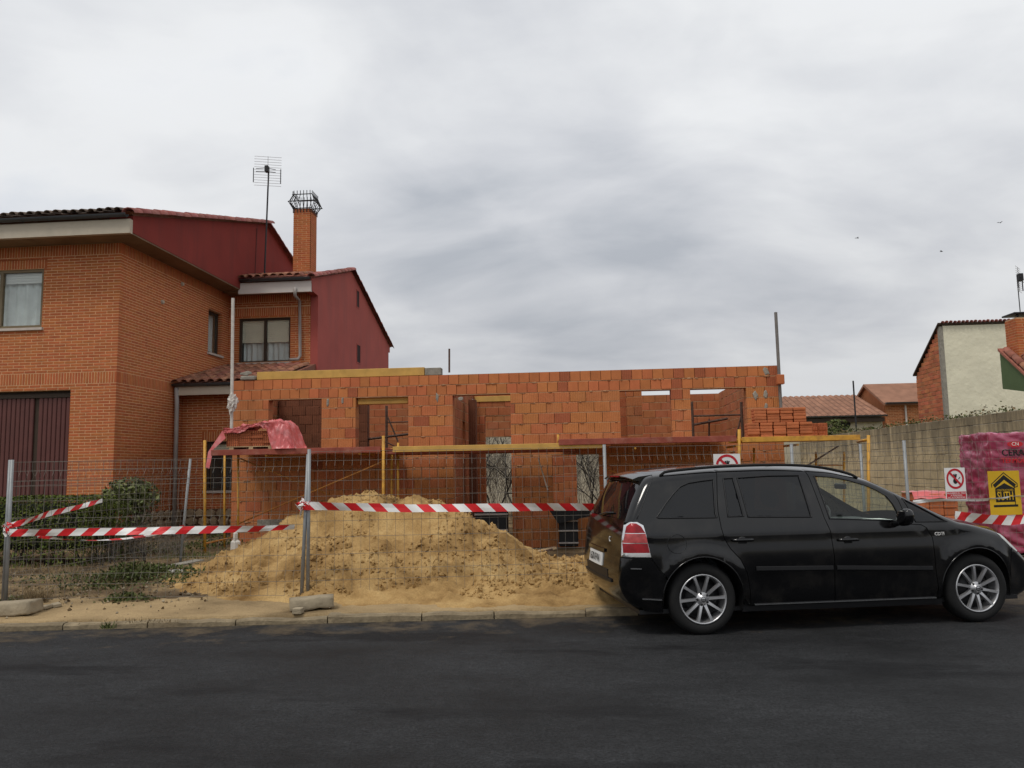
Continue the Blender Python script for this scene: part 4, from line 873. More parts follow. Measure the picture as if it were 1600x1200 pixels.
# ================================================================== TEMPORARY WIRE FENCE
def fence(A, B, label, H=1.76, leanA=(0, 0), leanB=(0, 0), posts=(1, 1), seed=0, r=.021):
    A, B = Vector(A), Vector(B); t = empty('wire_fence', A.lerp(B, .5), label, 'fence panel', 'temporary wire fence panels round the plot')
    At = A + Vector((leanA[0], leanA[1], H)); Bt = B + Vector((leanB[0], leanB[1], H)); rnd = random.Random(seed)
    if posts[0]: MB().tube([A - Vector((0, 0, .0)), At], r, 10).build('post', M['galv'], t, True)
    if posts[1]: MB().tube([B - Vector((0, 0, .0)), Bt], r, 10).build('post', M['galv'], t, True)
    u = (B - A).normalized(); n = Vector((u.y, -u.x, 0)); L = (B - A).length; nv = int(L / .1)
    def P(s, z, off=0):
        a = A.lerp(At, z / H); b = B.lerp(Bt, z / H); sag = .012 * math.sin(s * 9 + seed) * math.sin(z * 3); return a.lerp(b, s) + n * (off + sag)
    m = MB(); bends = ((H - .20, .035), (H * .55, .03), (.28, .035))
    for i in range(1, nv):
        s = i / nv; zs = [(.06, 0)]
        for zb, o_ in sorted(bends): zs += [(zb - .06, 0), (zb, o_), (zb + .06, 0)]
        zs.append((H - .03 if i % 1 == 0 else H, 0)); m.tube([P(s, z_, o_) for z_, o_ in zs], .0021, 3, caps=False)
    hz = [.06, .22, .34, .5, .7]
    z_ = H - .03
    for z_ in (.06, .22, .34, .52, .72, H * .55 - .06, H * .55 + .06, 1.2, 1.38, H - .26, H - .14, H - .03):
        m.tube([P(k / 14, z_) for k in range(15)], .0025, 3, caps=False)
    tag(m.build('wire_mesh', M['wire'], t, fix=False), kind='stuff'); return t
G0 = atz(6, 944, .1); G1 = atz(476, 938, .1); G2 = Vector((.30, 9.80, .10)); G3 = Vector((4.17, 10.68, .10)); G4 = Vector((6.02, 11.25, .1))
fence(G0 + Vector((.02, 0, 0)), G1 - Vector((.04, 0, 0)), 'wire fence panel in front of the hedge and round bush', H=1.70, leanA=(-.02, .02), leanB=(.055, .03), seed=1)
fence(G1 + Vector((.03, .02, 0)), G2 - Vector((.03, 0, 0)), 'wire fence panel in front of the sand heap', seed=2)
fence(G2 + Vector((.03, .03, 0)), G3, 'wire fence panel standing behind the black car', seed=3, posts=(0, 1))
fence(G3 + Vector((.05, .03, 0)), G4, posts=(0, 1), label='wire fence panel carrying the yellow builder sign', seed=4)
Fb = atz(281, 886, .14)
fence(G0 + Vector((-.05, .05, 0)), Fb, 'wire fence panel leaning back from the pavement towards the brick house', H=1.70, leanB=(.10, .05), seed=5)
fence(Vector((2.85, 11.1, .1)), Vector((4.15, 12.25, .1)), 'wire fence panel behind the car in front of the tan block wall', seed=6)
# concrete feet
def foot(c, L, ang, label, w=.2, h=.12):
    c = Vector(c); bm = bmesh.new(); bmesh.ops.create_cube(bm, size=1)
    bmesh.ops.subdivide_edges(bm, edges=list(bm.edges), cuts=5, use_grid_fill=True)
    for v in bm.verts:
        v.co = Vector((v.co.x * L, v.co.y * w * (1 - .25 * max(0, v.co.z)), v.co.z * h))
        e_ = max(0, abs(v.co.x) / (L / 2) - .8) * .25; v.co.y *= 1 - e_; v.co.z *= 1 - e_
        v.co += Vector((fbm(v.co.x * 6 + c.x, v.co.y * 6, v.co.z * 6), fbm(v.co.x * 6, v.co.y * 6 + 4, c.y), fbm(3, v.co.x * 7, v.co.y * 7 + c.x))) * .012
    bmesh.ops.transform(bm, matrix=Matrix.Translation(c + Vector((0, 0, h / 2))) @ Matrix.Rotation(ang, 4, 'Z') @ Matrix.Rotation(-.05, 4, 'Y'), verts=bm.verts)
    for f in bm.faces: f.smooth = True
    me = bpy.data.meshes.new('fence_weight'); bm.to_mesh(me); bm.free(); me.materials.append(M['concrete'])
    o = link(bpy.data.objects.new('fence_weight', me)); tag(o, label, 'fence foot', 'concrete feet of the wire fence')
foot(atz(487, 947, .13) + Vector((0, 0, -.02)), .46, .35, 'rough concrete fence foot before the sand heap')
foot(atz(20, 960, .09), .5, .1, 'rough concrete fence foot at the corner post by the hedge', .28, .14)
o = MB().cbox(tuple(atz(456, 960, .09)), tuple(atz(456, 960, .09) + Vector((.10, .10, .06))), .006).build('concrete_chunk', M['concrete']); tag(o, 'small broken concrete chunk under the fence foot', 'rubble')

# ================================================================== BARRIER TAPE
def tape(path, width, label, period=.285, slant=1, twist=0, group='red and white barrier tapes', plain=False, taper=None):
    P = [Vector(p) for p in path]; seg = [0]
    for i in range(1, len(P)): seg.append(seg[-1] + (P[i] - P[i - 1]).length)
    L = seg[-1]
    def at(s):
        s = max(0, min(L, s))
        for i in range(1, len(P)):
            if s <= seg[i] + 1e-9: return P[i - 1].lerp(P[i], (s - seg[i - 1]) / max(1e-9, seg[i] - seg[i - 1]))
    m = MB(); n = max(2, int(L / (period / 2))); rnd = random.Random(int(L * 1000)); half = period / 2
    def pt(s, t):
        w = width * (1 if taper is None else taper(max(0, min(1, s / L)))); c = at(s); a = twist * s / L * math.pi + .42 * math.sin(s * 2.3 + 1.3 * math.sin(s * .9)); 
        d = (at(s + .02) - at(s - .02)).normalized(); side = d.cross(Vector((0, 0, 1))).normalized()
        return c + Vector((0, 0, 1)) * ((t - .5) * w * math.cos(a)) + side * ((t - .5) * w * math.sin(a) + .011 * math.sin(s * 11 + t * 2 + 2 * math.sin(s * 3.7)))
    k = 4
    for i in range(-1, n + 1):
        for j in range(3):
            for q in range(2):
                s0 = i * half + half * j / 3; s1 = i * half + half * (j + 1) / 3; t0, t1 = q / 2, (q + 1) / 2; sl_ = slant * .10
                vs_ = [pt(s0 + sl_ * t0, t0), pt(s1 + sl_ * t0, t0), pt(s1 + sl_ * t1, t1), pt(s0 + sl_ * t1, t1)]
                if (vs_[0] - vs_[1]).length < 1e-5: continue
                m.add(vs_, [(0, 1, 2, 3)], 0 if plain or i % 2 else 1)
    o = m.build('barrier_tape', [M['white'], M['red']], smooth=True, fix=False); tag(o, label, 'tape', group)
off = Vector((0, -.035, 0))
def on(A, B, px_, py_):                                   # point of the photo on the fence plane through A and B
    d = ray(px_, py_); nn = (Vector(B) - Vector(A)).cross(Vector((0, 0, 1))); return CAM + d * ((Vector(A) - CAM).dot(nn) / d.dot(nn))
tape([on(G0, G1, a, b) + off for a, b in ((18, 832), (60, 832), (200, 830), (290, 828), (400, 826), (462, 823))], .088, 'taut red and white tape along the fence before the hedge', taper=lambda t: 1 if t < .7 else 1 - .3 * (t - .7) / .3)
tape([on(G1, G2, a, b) + off for a, b in ((475, 790), (520, 791), (640, 794), (760, 793), (860, 792), (937, 792))], .098, 'taut red and white tape across the sand heap', slant=-1)
tape([on(G0, G1, 15, 822) + off, on(G0, G1, 40, 815), on(G0, Fb, 75, 803), on(G0, Fb, 120, 793), on(G0, Fb, 160, 782)], .085, 'red and white tape rising from the corner post towards the round bush', taper=lambda t: .5 + .5 * math.sin(min(1, t * 3 + .3) * 1.57) - .35 * t)
tape([on(G0, G1, a, b) - off for a, b in ((55, 838), (95, 843), (150, 845), (195, 842), (235, 836), (285, 823))], .04, 'thin twisted red and white tape sagging before the round bush', twist=1.2, slant=.6)
tape([on(G3, G4, a, b) + off for a, b in ((1424, 784), (1470, 781), (1530, 781), (1560, 779), (1615, 773))], .045, 'twisted white tape passing below the prohibition sign', plain=True, twist=.4)
tape([on(G3, G4, a, b) + off for a, b in ((1490, 806), (1540, 811), (1575, 813), (1640, 805))], .13, 'slack wide red and white tape beneath the yellow sign', slant=1)
for i, (A, B, px_, py_) in enumerate(((G0, G1, 14, 826), (G1, G2, 472, 790))):
    k = MB(); rr = random.Random(i); c = on(A, B, px_, py_)
    for q in range(30):
        p = c + Vector((rr.gauss(0, .03), rr.gauss(0, .03), rr.gauss(0, .035))); k.add([p + Vector((rr.gauss(0, .028), rr.gauss(0, .02), rr.gauss(0, .028))) for _ in range(4)], [(0, 1, 2, 3)], int(rr.random() < .35))
    tag(k.build('tape_knot', [M['white'], M['red']], fix=False), ('crumpled knot of tape round the corner fence post', 'crumpled knot of tape round the post before the sand heap')[i], 'tape')

# ================================================================== SIGNS
def sign_frame(A, B, px_, py_):
    c = on(A, B, px_, py_); u = (Vector(B) - Vector(A)).normalized(); n = Vector((u.y, -u.x, 0))
    return Matrix(((u.x, 0, n.x, c.x + n.x * .03), (u.y, 0, n.y, c.y + n.y * .03), (0, 1, 0, c.z), (0, 0, 0, 1)))
def flat(T, pts, z0, z1, mat, name, par):
    m = MB(); m.prism([T @ Vector((x_, y_, z0)) for x_, y_ in pts], (T.to_3x3() @ Vector((0, 0, z1 - z0)))); return m.build(name, mat, par)
def ringp(r0_, r1_, n=36, asp=1.0):
    return [(r1_ * math.cos(6.2832 * i / n), r1_ * math.sin(6.2832 * i / n) * asp) for i in range(n)], [(r0_ * math.cos(6.2832 * i / n), r0_ * math.sin(6.2832 * i / n) * asp) for i in range(n)]
def ring_obj(T, r0_, r1_, z_, mat, par, name='prohibition_ring', cy=0, asp=1.0):
    o_, i_ = ringp(r0_, r1_, asp=asp); n = len(o_); m = MB(); m.add([T @ Vector((x_, y_ + cy, z_)) for x_, y_ in o_ + i_], [(k, (k + 1) % n, n + (k + 1) % n, n + k) for k in range(n)]); return m.build(name, mat, par, fix=False)
def prohibition(A, B, px_, py_, w, h, label):
    T = sign_frame(A, B, px_, py_); t = empty('prohibition_sign', T.translation, label, 'sign')
    flat(T, [(-w / 2, -h / 2), (w / 2, -h / 2), (w / 2, h / 2), (-w / 2, h / 2)], 0, .004, M['white'], 'board', t)
    cy = h * .16; ring_obj(T, w * .34, w * .43, .006, M['redink'], t, cy=cy, asp=1.0)
    hand = MB()
    for k in range(4):
        a = R(125 - k * 18); b_ = (math.cos(a) * w * .1, math.sin(a) * w * .08 + cy - .01); e_ = (math.cos(a) * w * .24, math.sin(a) * w * .24 + cy - .01); dd = Vector((-(e_[1] - b_[1]), e_[0] - b_[0])).normalized() * w * .026
        hand.add([T @ Vector((*q, .006)) for q in ((b_[0] - dd.x, b_[1] - dd.y), (b_[0] + dd.x, b_[1] + dd.y), (e_[0] + dd.x, e_[1] + dd.y), (e_[0] - dd.x, e_[1] - dd.y))], [(0, 1, 2, 3)])
    hand.add([T @ Vector((w * .11 * math.cos(q * .5236), cy - .03 + w * .12 * math.sin(q * .5236), .0062)) for q in range(12)], [tuple(range(12))])
    hand.add([T @ Vector((q[0] * w, cy + q[1] * w, .0064)) for q in ((.05, -.12), (.1, -.05), (.25, .03), (.23, .08))], [(0, 1, 2, 3)])
    hand.build('hand_symbol', M['ink'], t, fix=False)
    a = R(135); r_ = w * .39; ww_ = w * .045; m = MB()
    m.add([T @ Vector((x_, y_ + cy, .008)) for x_, y_ in ((r_ * math.cos(a) - ww_ * .7, r_ * math.sin(a) - ww_ * .7), (r_ * math.cos(a) + ww_ * .7, r_ * math.sin(a) + ww_ * .7), (-r_ * math.cos(a) + ww_ * .7, -r_ * math.sin(a) + ww_ * .7), (-r_ * math.cos(a) - ww_ * .7, -r_ * math.sin(a) - ww_ * .7))], [(0, 1, 2, 3)]); m.build('slash', M['redink'], t, fix=False)
    flat(T, [(-w * .47, -h * .47), (w * .47, -h * .47), (w * .47, -h * .24), (-w * .47, -h * .24)], .0041, .0055, M['redink'], 'red_band', t)
    for k, s in enumerate(('PROHIBIDO EL PASO', 'A PERSONAS', 'NO AUTORIZADAS')):
        text_mesh(s, h * .072, M['white'], T @ Matrix.Translation((0, -h * .29 - k * h * .066, .0062)), 'lettering', t, thick=.0003)
prohibition(G3, G4, 1490, 756, .31, .42, 'white prohibition sign with hand symbol on the fence by the pink pallet')
prohibition(G2, G3, 1135, 738, .35, .46, 'white prohibition sign showing just above the black car roof')
# yellow builder sign with a house outline
T = sign_frame(G3, G4, 1567, 770); w, h = .49, .58; t = empty('builder_sign', T.translation, 'yellow builder sign with black house outline on the fence', 'sign')
flat(T, [(-w / 2, -h / 2), (w / 2, -h / 2), (w / 2, h / 2), (-w / 2, h / 2)], 0, .005, M['yellowsign'], 'board', t)
def stroke(pts, wd, mat, name, z_=.0062, closed=False):
    m = MB(); 
    for i in range(len(pts) - 1 + closed):
        a, b = Vector(pts[i]), Vector(pts[(i + 1) % len(pts)]); d = (b - a).normalized(); q = Vector((-d.y, d.x)) * wd / 2; a = a - d * wd * .4; b = b + d * wd * .4
        m.add([T @ Vector((*(a - q), z_ + i * .0001)), T @ Vector((*(b - q), z_ + i * .0001)), T @ Vector((*(b + q), z_ + i * .0001)), T @ Vector((*(a + q), z_ + i * .0001))], [(0, 1, 2, 3)])
    m.build(name, mat, t, fix=False)
stroke([(-.20, .08), (-.20, .12), (0, .265), (.20, .12), (.20, .08), (.15, .07), (.15, -.15)], .012, M['ink'], 'house_outline')
stroke([(-.15, .10), (0, .205), (.15, .10)], .05, M['ink'], 'roof_symbol', .0066)
flat(T, [(-.15, -.12), (.15, -.12), (.15, .06), (.06, .10), (0, .13), (-.06, .10), (-.15, .06)], .0056, .0060, M['ink'], 'house_panel', t)
text_mesh('SUTH', .155, M['yellowsign'], T @ Matrix.Translation((0, -.045, .0085)), 'lettering', t, sx=.66, thick=.0004, bold=.002)
text_mesh('CONSTRUCCIONES', .036, M['yellowsign'], T @ Matrix.Translation((0, .035, .0085)), 'lettering', t, sx=.8, thick=.0003)
flat(T, [(-.19, -.185), (.19, -.185), (.19, -.155), (-.19, -.155)], .0056, .006, M['ink'], 'bar', t)

# ================================================================== PALLETS ON THE RIGHT
pY = 13.1; pxl = aty(1547, 700, pY).x
pk = empty('wrapped_pallet', (pxl + .6, pY + .5, 0), 'tall block pallet wrapped in magenta plastic printed with lettering', 'pallet')
bm = bmesh.new(); bmesh.ops.create_cube(bm, size=1); bmesh.ops.subdivide_edges(bm, edges=list(bm.edges), cuts=56, use_grid_fill=True)
for v in bm.verts:
    c = v.co.copy(); v.co = Vector((pxl + .65 + c.x * 1.3, pY + .5 + c.y * 1.0, 1.08 + c.z * 1.84)); q = v.co
    wr = .05 * noise.ridged_multi_fractal(Vector((q.x * 1.8, q.y * 2.2, q.z * 6.5 + q.x * 2.2)), .75, 2.2, 6, 1, 2) - .055
    v.co += Vector((c.x * 1.2, c.y * 1.2, c.z)) * wr * 1.1 + Vector((0, 0, .03 * fbm(q.x * 3, q.y * 3, 2) if c.z > .45 else 0)); v.co.x += .06 * (c.z - .5) * (-1 if c.x < 0 else .2) * .9
for f in bm.faces: f.smooth = True
me = bpy.data.meshes.new('plastic_wrap'); bm.to_mesh(me); bm.free(); me.materials.append(M['magenta']); link(bpy.data.objects.new('plastic_wrap', me), pk)
for k in range(3): MB().cbox((pxl + .05 + k * .52, pY + .02, .1), (pxl + .15 + k * .52, pY + .98, .2), .006).build('bearer', M['wood'], pk)
M['pinkprint'] = pm('pale_pink_print', (.66, .30, .42), .4, .2, 6)
FT = lambda px_, py_: Matrix.Translation(Vector((aty(px_, py_, pY - .03).x, pY - .085, aty(px_, py_, pY - .03).z))) @ Matrix.Rotation(R(90), 4, 'X')
text_mesh('CERANOR', .145, M['ink'], FT(1562, 708), 'lettering', pk, align='LEFT', sx=.95, thick=.003, bold=.003)
text_mesh('TERMOBLOCK', .11, M['redink'], FT(1562, 720), 'lettering', pk, align='LEFT', sx=.85, thick=.003, bold=.002)
T = FT(1583, 694); flat(T, [(.12 * math.cos(q * .3927) , .048 * math.sin(q * .3927)) for q in range(16)], 0, .004, M['redink'], 'logo', pk); text_mesh('CN', .075, M['white'], T @ Matrix.Translation((0, 0, .006)), 'lettering', pk, thick=.001)
# low brick pallet with pink top
lx0, lx1 = aty(1432, 780, 12.7).x, aty(1500, 780, 12.7).x
lp = empty('brick_pallet', ((lx0 + lx1) / 2, 13.2, 0), 'low pallet of red bricks beside the magenta pallet', 'pallet')
ztop = aty(1470, 771, 12.7).z
for r in range(8):
    for c in range(3): brick_at(lp, (lx0 + c * (lx1 - lx0) / 3, 12.75, .2 + r * (ztop - .2) / 8), (lx1 - lx0) / 3 - .01, .5, (ztop - .2) / 8 - .006, False, rb)
for k in range(3): MB().cbox((lx0 + k * .3, 12.74, .08), (lx0 + .1 + k * .3, 13.3, .195), .006).build('bearer', M['wood'], lp)
m = MB(); n = 14
for i in range(n + 1):
    for j in range(9): x = lx0 - .03 + (lx1 - lx0 + .06) * i / n; y = 12.71 + .56 * j / 8; m.v.append((x, y, ztop + .02 + .03 * fbm(x * 6, y * 6, 3) - (.1 if j == 0 else 0)))
m.f = [(i * 9 + j, i * 9 + j + 1, i * 9 + j + 10, i * 9 + j + 9) for i in range(n) for j in range(8)]; m.m = [0] * len(m.f); m.build('plastic_cover', M['pinkfilm'], lp, True, False)
# dark tubs and net by the doorway
cb_ = empty('plastic_crate', (-1.9, 14.7, 0), 'dark grey crate standing in the lower part of the doorway', 'crate')
MB().cbox((-2.0, 14.62, .12), (-1.42, 14.95, .80), .015).build('body', M['net'], cb_)
for z_ in (.2, .45, .74): MB().cbox((-2.02, 14.585, z_), (-1.40, 14.615, z_ + .035), .005).build('rail', M['pipe'], cb_)
cb_ = empty('plastic_crate', (-.3, 14.75, 0), 'dark grey crate standing against the wall below the black net', 'crate')
MB().cbox((-.47, 14.72, .15), (-.12, 15.05, .66), .015).build('body', M['net'], cb_)
for z_ in (.2, .42, .6): MB().cbox((-.48, 14.69, z_), (-.11, 14.715, z_ + .03), .005).build('rail', M['pipe'], cb_)
m = MB(); A_, B_, C_, D_ = aty(858, 797, 14.6), aty(940, 797, 14.6), aty(938, 803, 14.6), aty(872, 818, 14.6)
n = 16
for i in range(n + 1):
    tt = A_.lerp(B_, i / n); bb = D_.lerp(C_, i / n); 
    for j in range(4): p_ = tt.lerp(bb, j / 3); m.v.append((p_.x, p_.y + .02 * math.sin(i * 1.1 + j), p_.z))
m.f = [(i * 4 + j, i * 4 + j + 1, i * 4 + j + 5, i * 4 + j + 4) for i in range(n) for j in range(3)]; m.m = [0] * len(m.f)
tag(m.build('debris_net', M['net'], smooth=True, fix=False), 'strip of black perforated net hung against the block wall', 'net')
o = MB().bar(aty(841, 716, 14.75), aty(856, 766, 14.75), .06, .02).build('leaning_board', M['offwhite']); tag(o, 'narrow white board leaning against the block wall', 'board')
o = MB().cbox((-.06, -.05, 0), (.09, .06, .30), .04, T=Matrix.Translation(atz(366, 873, .25))).cbox((-.02, -.04, .25), (.05, .03, .42), .025, T=Matrix.Translation(atz(366, 873, .25))).build('cement_bag', M['offwhite']); tag(o, 'slumped whitish bag at the foot of the scaffold', 'bag')
o = MB().bar(atz(232, 893, .16), atz(312, 876, .22), .22, .04).build('grey_plank', M['cementgrey']); tag(o, 'grey plank lying on the weeds beside the sand', 'plank')
o = MB().cbox((-.14, -.06, 0), (.14, .06, .07), .02, T=Matrix.Translation(atz(276, 898, .14)) @ Matrix.Rotation(.3, 4, 'Z')).build('stone_block', M['offwhite']); tag(o, 'pale stone block at the foot of the leaning fence post', 'stone')

for i_, (pa, pb_, lb) in enumerate((((832, 884), (868, 879), 'broken wooden board lying in the sand before the block wall'), ((842, 892), (866, 886), 'short dark board half buried in sand before the wall'))):
    A_, B_ = aty(*pa, 13.2), aty(*pb_, 13.4); o = MB().bar(Vector((A_.x, 13.2, .2)), Vector((B_.x, 13.4, .26)), .12, .03).build('loose_board', M['wood' if i_ == 0 else 'rust']); tag(o, lb, 'board')
# ================================================================== BLOCK WALL ON THE RIGHT AND HOUSES BEYOND
WXR = 8.5
wr = empty('block_wall', (WXR, 22, 0), 'long tan concrete block boundary wall with stained top', 'wall')
masonry(wr, 'concrete_block', wall_frame((WXR, 32, -.05), (0, -1, 0), (1, 0, 0)), 18.5, 2.6, .4, .2, .012, .012, .2, M['cblock'], M['cementgrey'], (), 290, ch=.006, back=.01, jit=.006, partkey=lambda q: -q[0] - q[1] * 2)
wb_ = empty('rear_wall', (2, 32, 0), 'pale rendered wall closing the plot behind the building', 'wall')
MB().box((-9, 31.8, -.1), (8.7, 32.0, 2.45)).build('render', M['beige'], wb_)
MB().box((-6, 31.6, -.1), (1.2, 31.79, 3.9)).build('tall_render', M['beige'], wb_)
# far low house
FY = 40.0
def far_house(): pass
f0, f1 = aty(1120, 650, FY).x, aty(1388, 650, FY).x; ze = aty(1320, 650, FY).z; zr = aty(1300, 619, FY + 4).z
fh = empty('far_house', ((f0 + f1) / 2, FY, 0), 'low beige house with long brown tiled roof beyond the block wall', 'house')
MB().box((f0, FY, 0), (f1 - .3, FY + 7, ze)).build('wall', M['beige'], fh)
r_ = MB().prism([(f0, FY - .35, ze - .05), (f0, FY + 4, zr), (f0, FY + 8.3, ze - .05)], (f1 - f0 - .2, 0, 0)).build('roof', M['farroof'], fh)
MB().box((f0, FY - .3, ze - .32), (f1 - .3, FY - .02, ze - .12)).build('eave_board', M['darkframe'], fh)
gutter(fh, (f0, FY - .42, ze), (f1 - .2, FY - .42, ze), .08)
s_ = Vector((0, 4.35, zr - ze + .05)).normalized()
for r in range(13):
    q = MB(); 
    for c in range(int((f1 - f0) / .3)): x = f0 + .02 + c * .3; p0 = Vector((x, FY - .33, ze - .03)) + s_ * (r * .345) + Vector((0, -.01, .02)); q.add([p0, p0 + Vector((.28, 0, 0)), p0 + Vector((.28, 0, 0)) + s_ * .36 - Vector((0, 0, .0)), p0 + s_ * .36, p0 + Vector((.14, 0, .05)), p0 + Vector((.14, 0, .045)) + s_ * .36], [(0, 4, 5, 3), (4, 1, 2, 5), (0, 1, 4)])
    tag(q.build('tile_row', M['farroof'], r_, fix=False), kind='stuff')
v_ = aty(1318, 662, FY - .01); MB().lathe([(.0, 0), (.3, 0), (.32, .04)], v_, (0, -1, 0), (1, 0, 0), 16).build('oval_vent', M['darkiron'], fh)
# far gabled brick house
gx = aty(1382, 640, 41).x; zE = aty(1400, 627, 41).z; zR = aty(1354, 602, 43.3).z
fg = empty('far_house', (gx + 4, 43, 0), 'gabled orange brick house with brown roof behind the beige house', 'house')
MB().box((gx + .04, 41.0, 0), (gx + 9, 45.6, zE)).build('core', M['mortar'], fg)
masonry(fg, 'far_brick', wall_frame((gx + .04, 40.99, 0), (1, 0, 0), (0, 1, 0)), 4.2, zE, .25, .08, .012, .014, .02, M['farbrick'], M['mortar'], (), 0, seed=11, back=.004)
MB().prism([(gx, 41, 2), (gx, 41, zE), (gx, 43.3, zR - .05), (gx, 45.6, zE), (gx, 45.6, 2)], (.04, 0, 0)).build('gable', M['farbrick'], fg)
MB().prism([(gx - .15, 40.6, zE - .1), (gx - .15, 43.3, zR + .06), (gx - .15, 46, zE - .1), (gx - .15, 46, zE - .22), (gx - .15, 43.3, zR - .08), (gx - .15, 40.6, zE - .22)], (9, 0, 0)).build('roof', M['farroof'], fg)
gutter(fg, (gx - .1, 40.5, zE - .08), (gx + 8, 40.5, zE - .08), .08); c = aty(1415, 640, 40.9).x; MB().tube([(c, 40.9, 0), (c, 40.9, zE - .1)], .05, 6).build('drainpipe', M['white_fascia'], fg)
# cream rendered house with bare brick flank
CX, CY = 11.0, 24.9; zt1 = aty(1478, 507, CY).z; zt2 = atx(1431, 585, CX).z; yb = atx(1431, 585, CX).y
ch2 = empty('cream_house', (CX + 2, CY, 0), 'tall cream rendered house with bare red brick side wall', 'house')
MB().prism([(CX + .1, CY, 0), (CX + .1, CY, zt1 - .03), (CX + .1, yb, zt2 - .04), (CX + .1, yb, 0)], (7, 0, 0)).build('wall', M['cream'], ch2)
Lb = yb - CY
masonry(ch2, 'brick', wall_frame((CX, yb, 0), (0, -1, 0), (1, 0, 0)), Lb - .12, zt1, .3, .125, .014, .016, .098, M['bigbrick'], M['cement'], (), 120, seed=13, back=.008, ch=.004, jit=.006, clip=lambda z_: (max(0, (z_ + .06 - zt2) / (zt1 - zt2) * Lb), Lb - .12), partkey=lambda q: -q[1])
MB().box((CX - .01, CY - .015, 0), (CX + .1, CY + .115, zt1 - .06)).build('corner_strip', M['cementgrey'], ch2)
MB().prism([(CX - .06, CY - .06, zt1 + .0), (CX - .06, CY - .06, zt1 + .05), (CX - .06, yb + .1, zt2 + .0), (CX - .06, yb + .1, zt2 - .05)], (7.1, 0, 0)).build('roof', M['darkframe'], ch2)
tiles(bpy.data.objects.get('nothing') or ch2, (CX + .0, CY - .12, zt1 + .03), (1, 0, 0), (0, 1, -.5), 48, 1, M['tile_red'], pitch=.12, scale=.55)
# green house edge with tiled verge and chimney
GXR = 9.72
gh = empty('green_house', (GXR + 1.5, 18, 0), 'green rendered house end with tiled verge above the block wall', 'house')
MB().prism([(GXR, 19.05, 3.22), (GXR, 19.05, 4.10), (GXR, 18.2, 3.50), (GXR, 17.3, 2.86), (GXR, 17.3, 2.75), (GXR, 18.2, 3.08)], (4, 0, 0)).build('gable', M['green'], gh)
MB().box((GXR + .5, 17.6, 0), (GXR + 4, 18.9, 3.1)).build('wall', M['green'], gh)
sg = Vector((0, 1.75, 1.24)).normalized(); rg2 = MB().prism([(GXR - .03, 17.25, 2.9), (GXR - .03, 19.07, 4.17), (GXR - .03, 19.07, 4.11), (GXR - .03, 17.25, 2.84)], (4, 0, 0)).build('roof', M['tile'], gh)
tiles(rg2, (GXR - .02, 17.25, 2.92), (1, 0, 0), sg, 12, 6, M['tile'])
cx0, cx1 = aty(1589, 520, 18.6).x, aty(1589, 520, 18.6).x + .48
zc0, zc1 = 3.7, aty(1589, 496, 18.6).z
chm = MB().box((cx0, 18.6, zc0), (cx1, 19.05, zc1)).build('chimney', M['mortar'], gh)
masonry(gh, 'chimney_brick', wall_frame((cx0, 18.59, zc0), (1, 0, 0), (0, 1, 0)), .48, zc1 - zc0, .25, .06, .012, .012, .012, M['brick'], M['mortar'], (), 0, back=.005, ch=.001)
masonry(gh, 'chimney_brick', wall_frame((cx0 - .01, 19.06, zc0), (0, -1, 0), (1, 0, 0)), .46, zc1 - zc0, .25, .06, .012, .012, .012, M['brick'], M['mortar'], (), 0, back=.005, ch=.001)
for sx_ in (.06, .38): MB().box((cx0 + sx_, 18.65, zc1), (cx0 + sx_ + .04, 18.7, zc1 + .08)).build('cap_leg', M['darkiron'], gh)
MB().cbox((cx0 - .05, 18.55, zc1 + .08), (cx1 + .05, 19.1, zc1 + .12), .01).build('chimney_cap', M['darkiron'], gh)
aerial(aty(1594, 487, 19.3), aty(1589, 432, 19.3), 'television aerial above the chimney of the green house', .7, .9)
o = empty('lamp_pole', Vector((aty(1337, 670, 31).x, 31, 0)), 'thin dark pole standing behind the tan block wall', 'pole'); MB().tube([Vector((aty(1338, 670, 33).x, 33, 0)), aty(1333, 595, 33)], .032, 6).build('shaft', M['darkiron'], o)

# ================================================================== PLANTS
def foliage(parent, name, c, rad, n, size, mat, shell=.55, seed=0, flat_=None, ground=True):
    rnd = random.Random(seed); m = MB(); c = Vector(c)
    for _ in range(n):
        d = Vector((rnd.gauss(0, 1), rnd.gauss(0, 1), rnd.gauss(0, 1))).normalized(); k = shell + (1 - shell) * rnd.random() ** .6
        bmp = 1 + .16 * noise.noise(d * 2.6 + Vector((seed, 0, 0))); p = c + Vector((d.x * rad[0], d.y * rad[1], d.z * rad[2])) * (k * bmp); leaf_quads(m, p, size, rnd, d * .6)
    o = m.build(name, mat, parent, fix=False); return o
def twigs(parent, name, base, n, h, spread, mat, seed=0, r=.006, lev=3, up_=1.0):
    rnd = random.Random(seed); m = MB()
    def grow(p, d, L, r_, l_):
        q = p + d * L; mid = p.lerp(q, .5) + Vector((rnd.gauss(0, L * .06), rnd.gauss(0, L * .06), 0)); m.tube([p, mid, q], [r_, r_ * .8, r_ * .6], 3, caps=False)
        if l_:
            for _ in range(rnd.randint(2, 4)): s = rnd.uniform(.35, 1); grow(p.lerp(q, s), (d + Vector((rnd.gauss(0, .5), rnd.gauss(0, .5), rnd.gauss(.1, .4)))).normalized(), L * rnd.uniform(.45, .75), r_ * .6, l_ - 1)
    for _ in range(n):
        b = Vector(base) + Vector((rnd.uniform(-1, 1) * spread[0], rnd.uniform(-1, 1) * spread[1], 0)); grow(b, Vector((rnd.gauss(0, .25), rnd.gauss(0, .25), up_)).normalized(), h * rnd.uniform(.35, .6), r, lev)
    return m.build(name, mat, parent, fix=False)
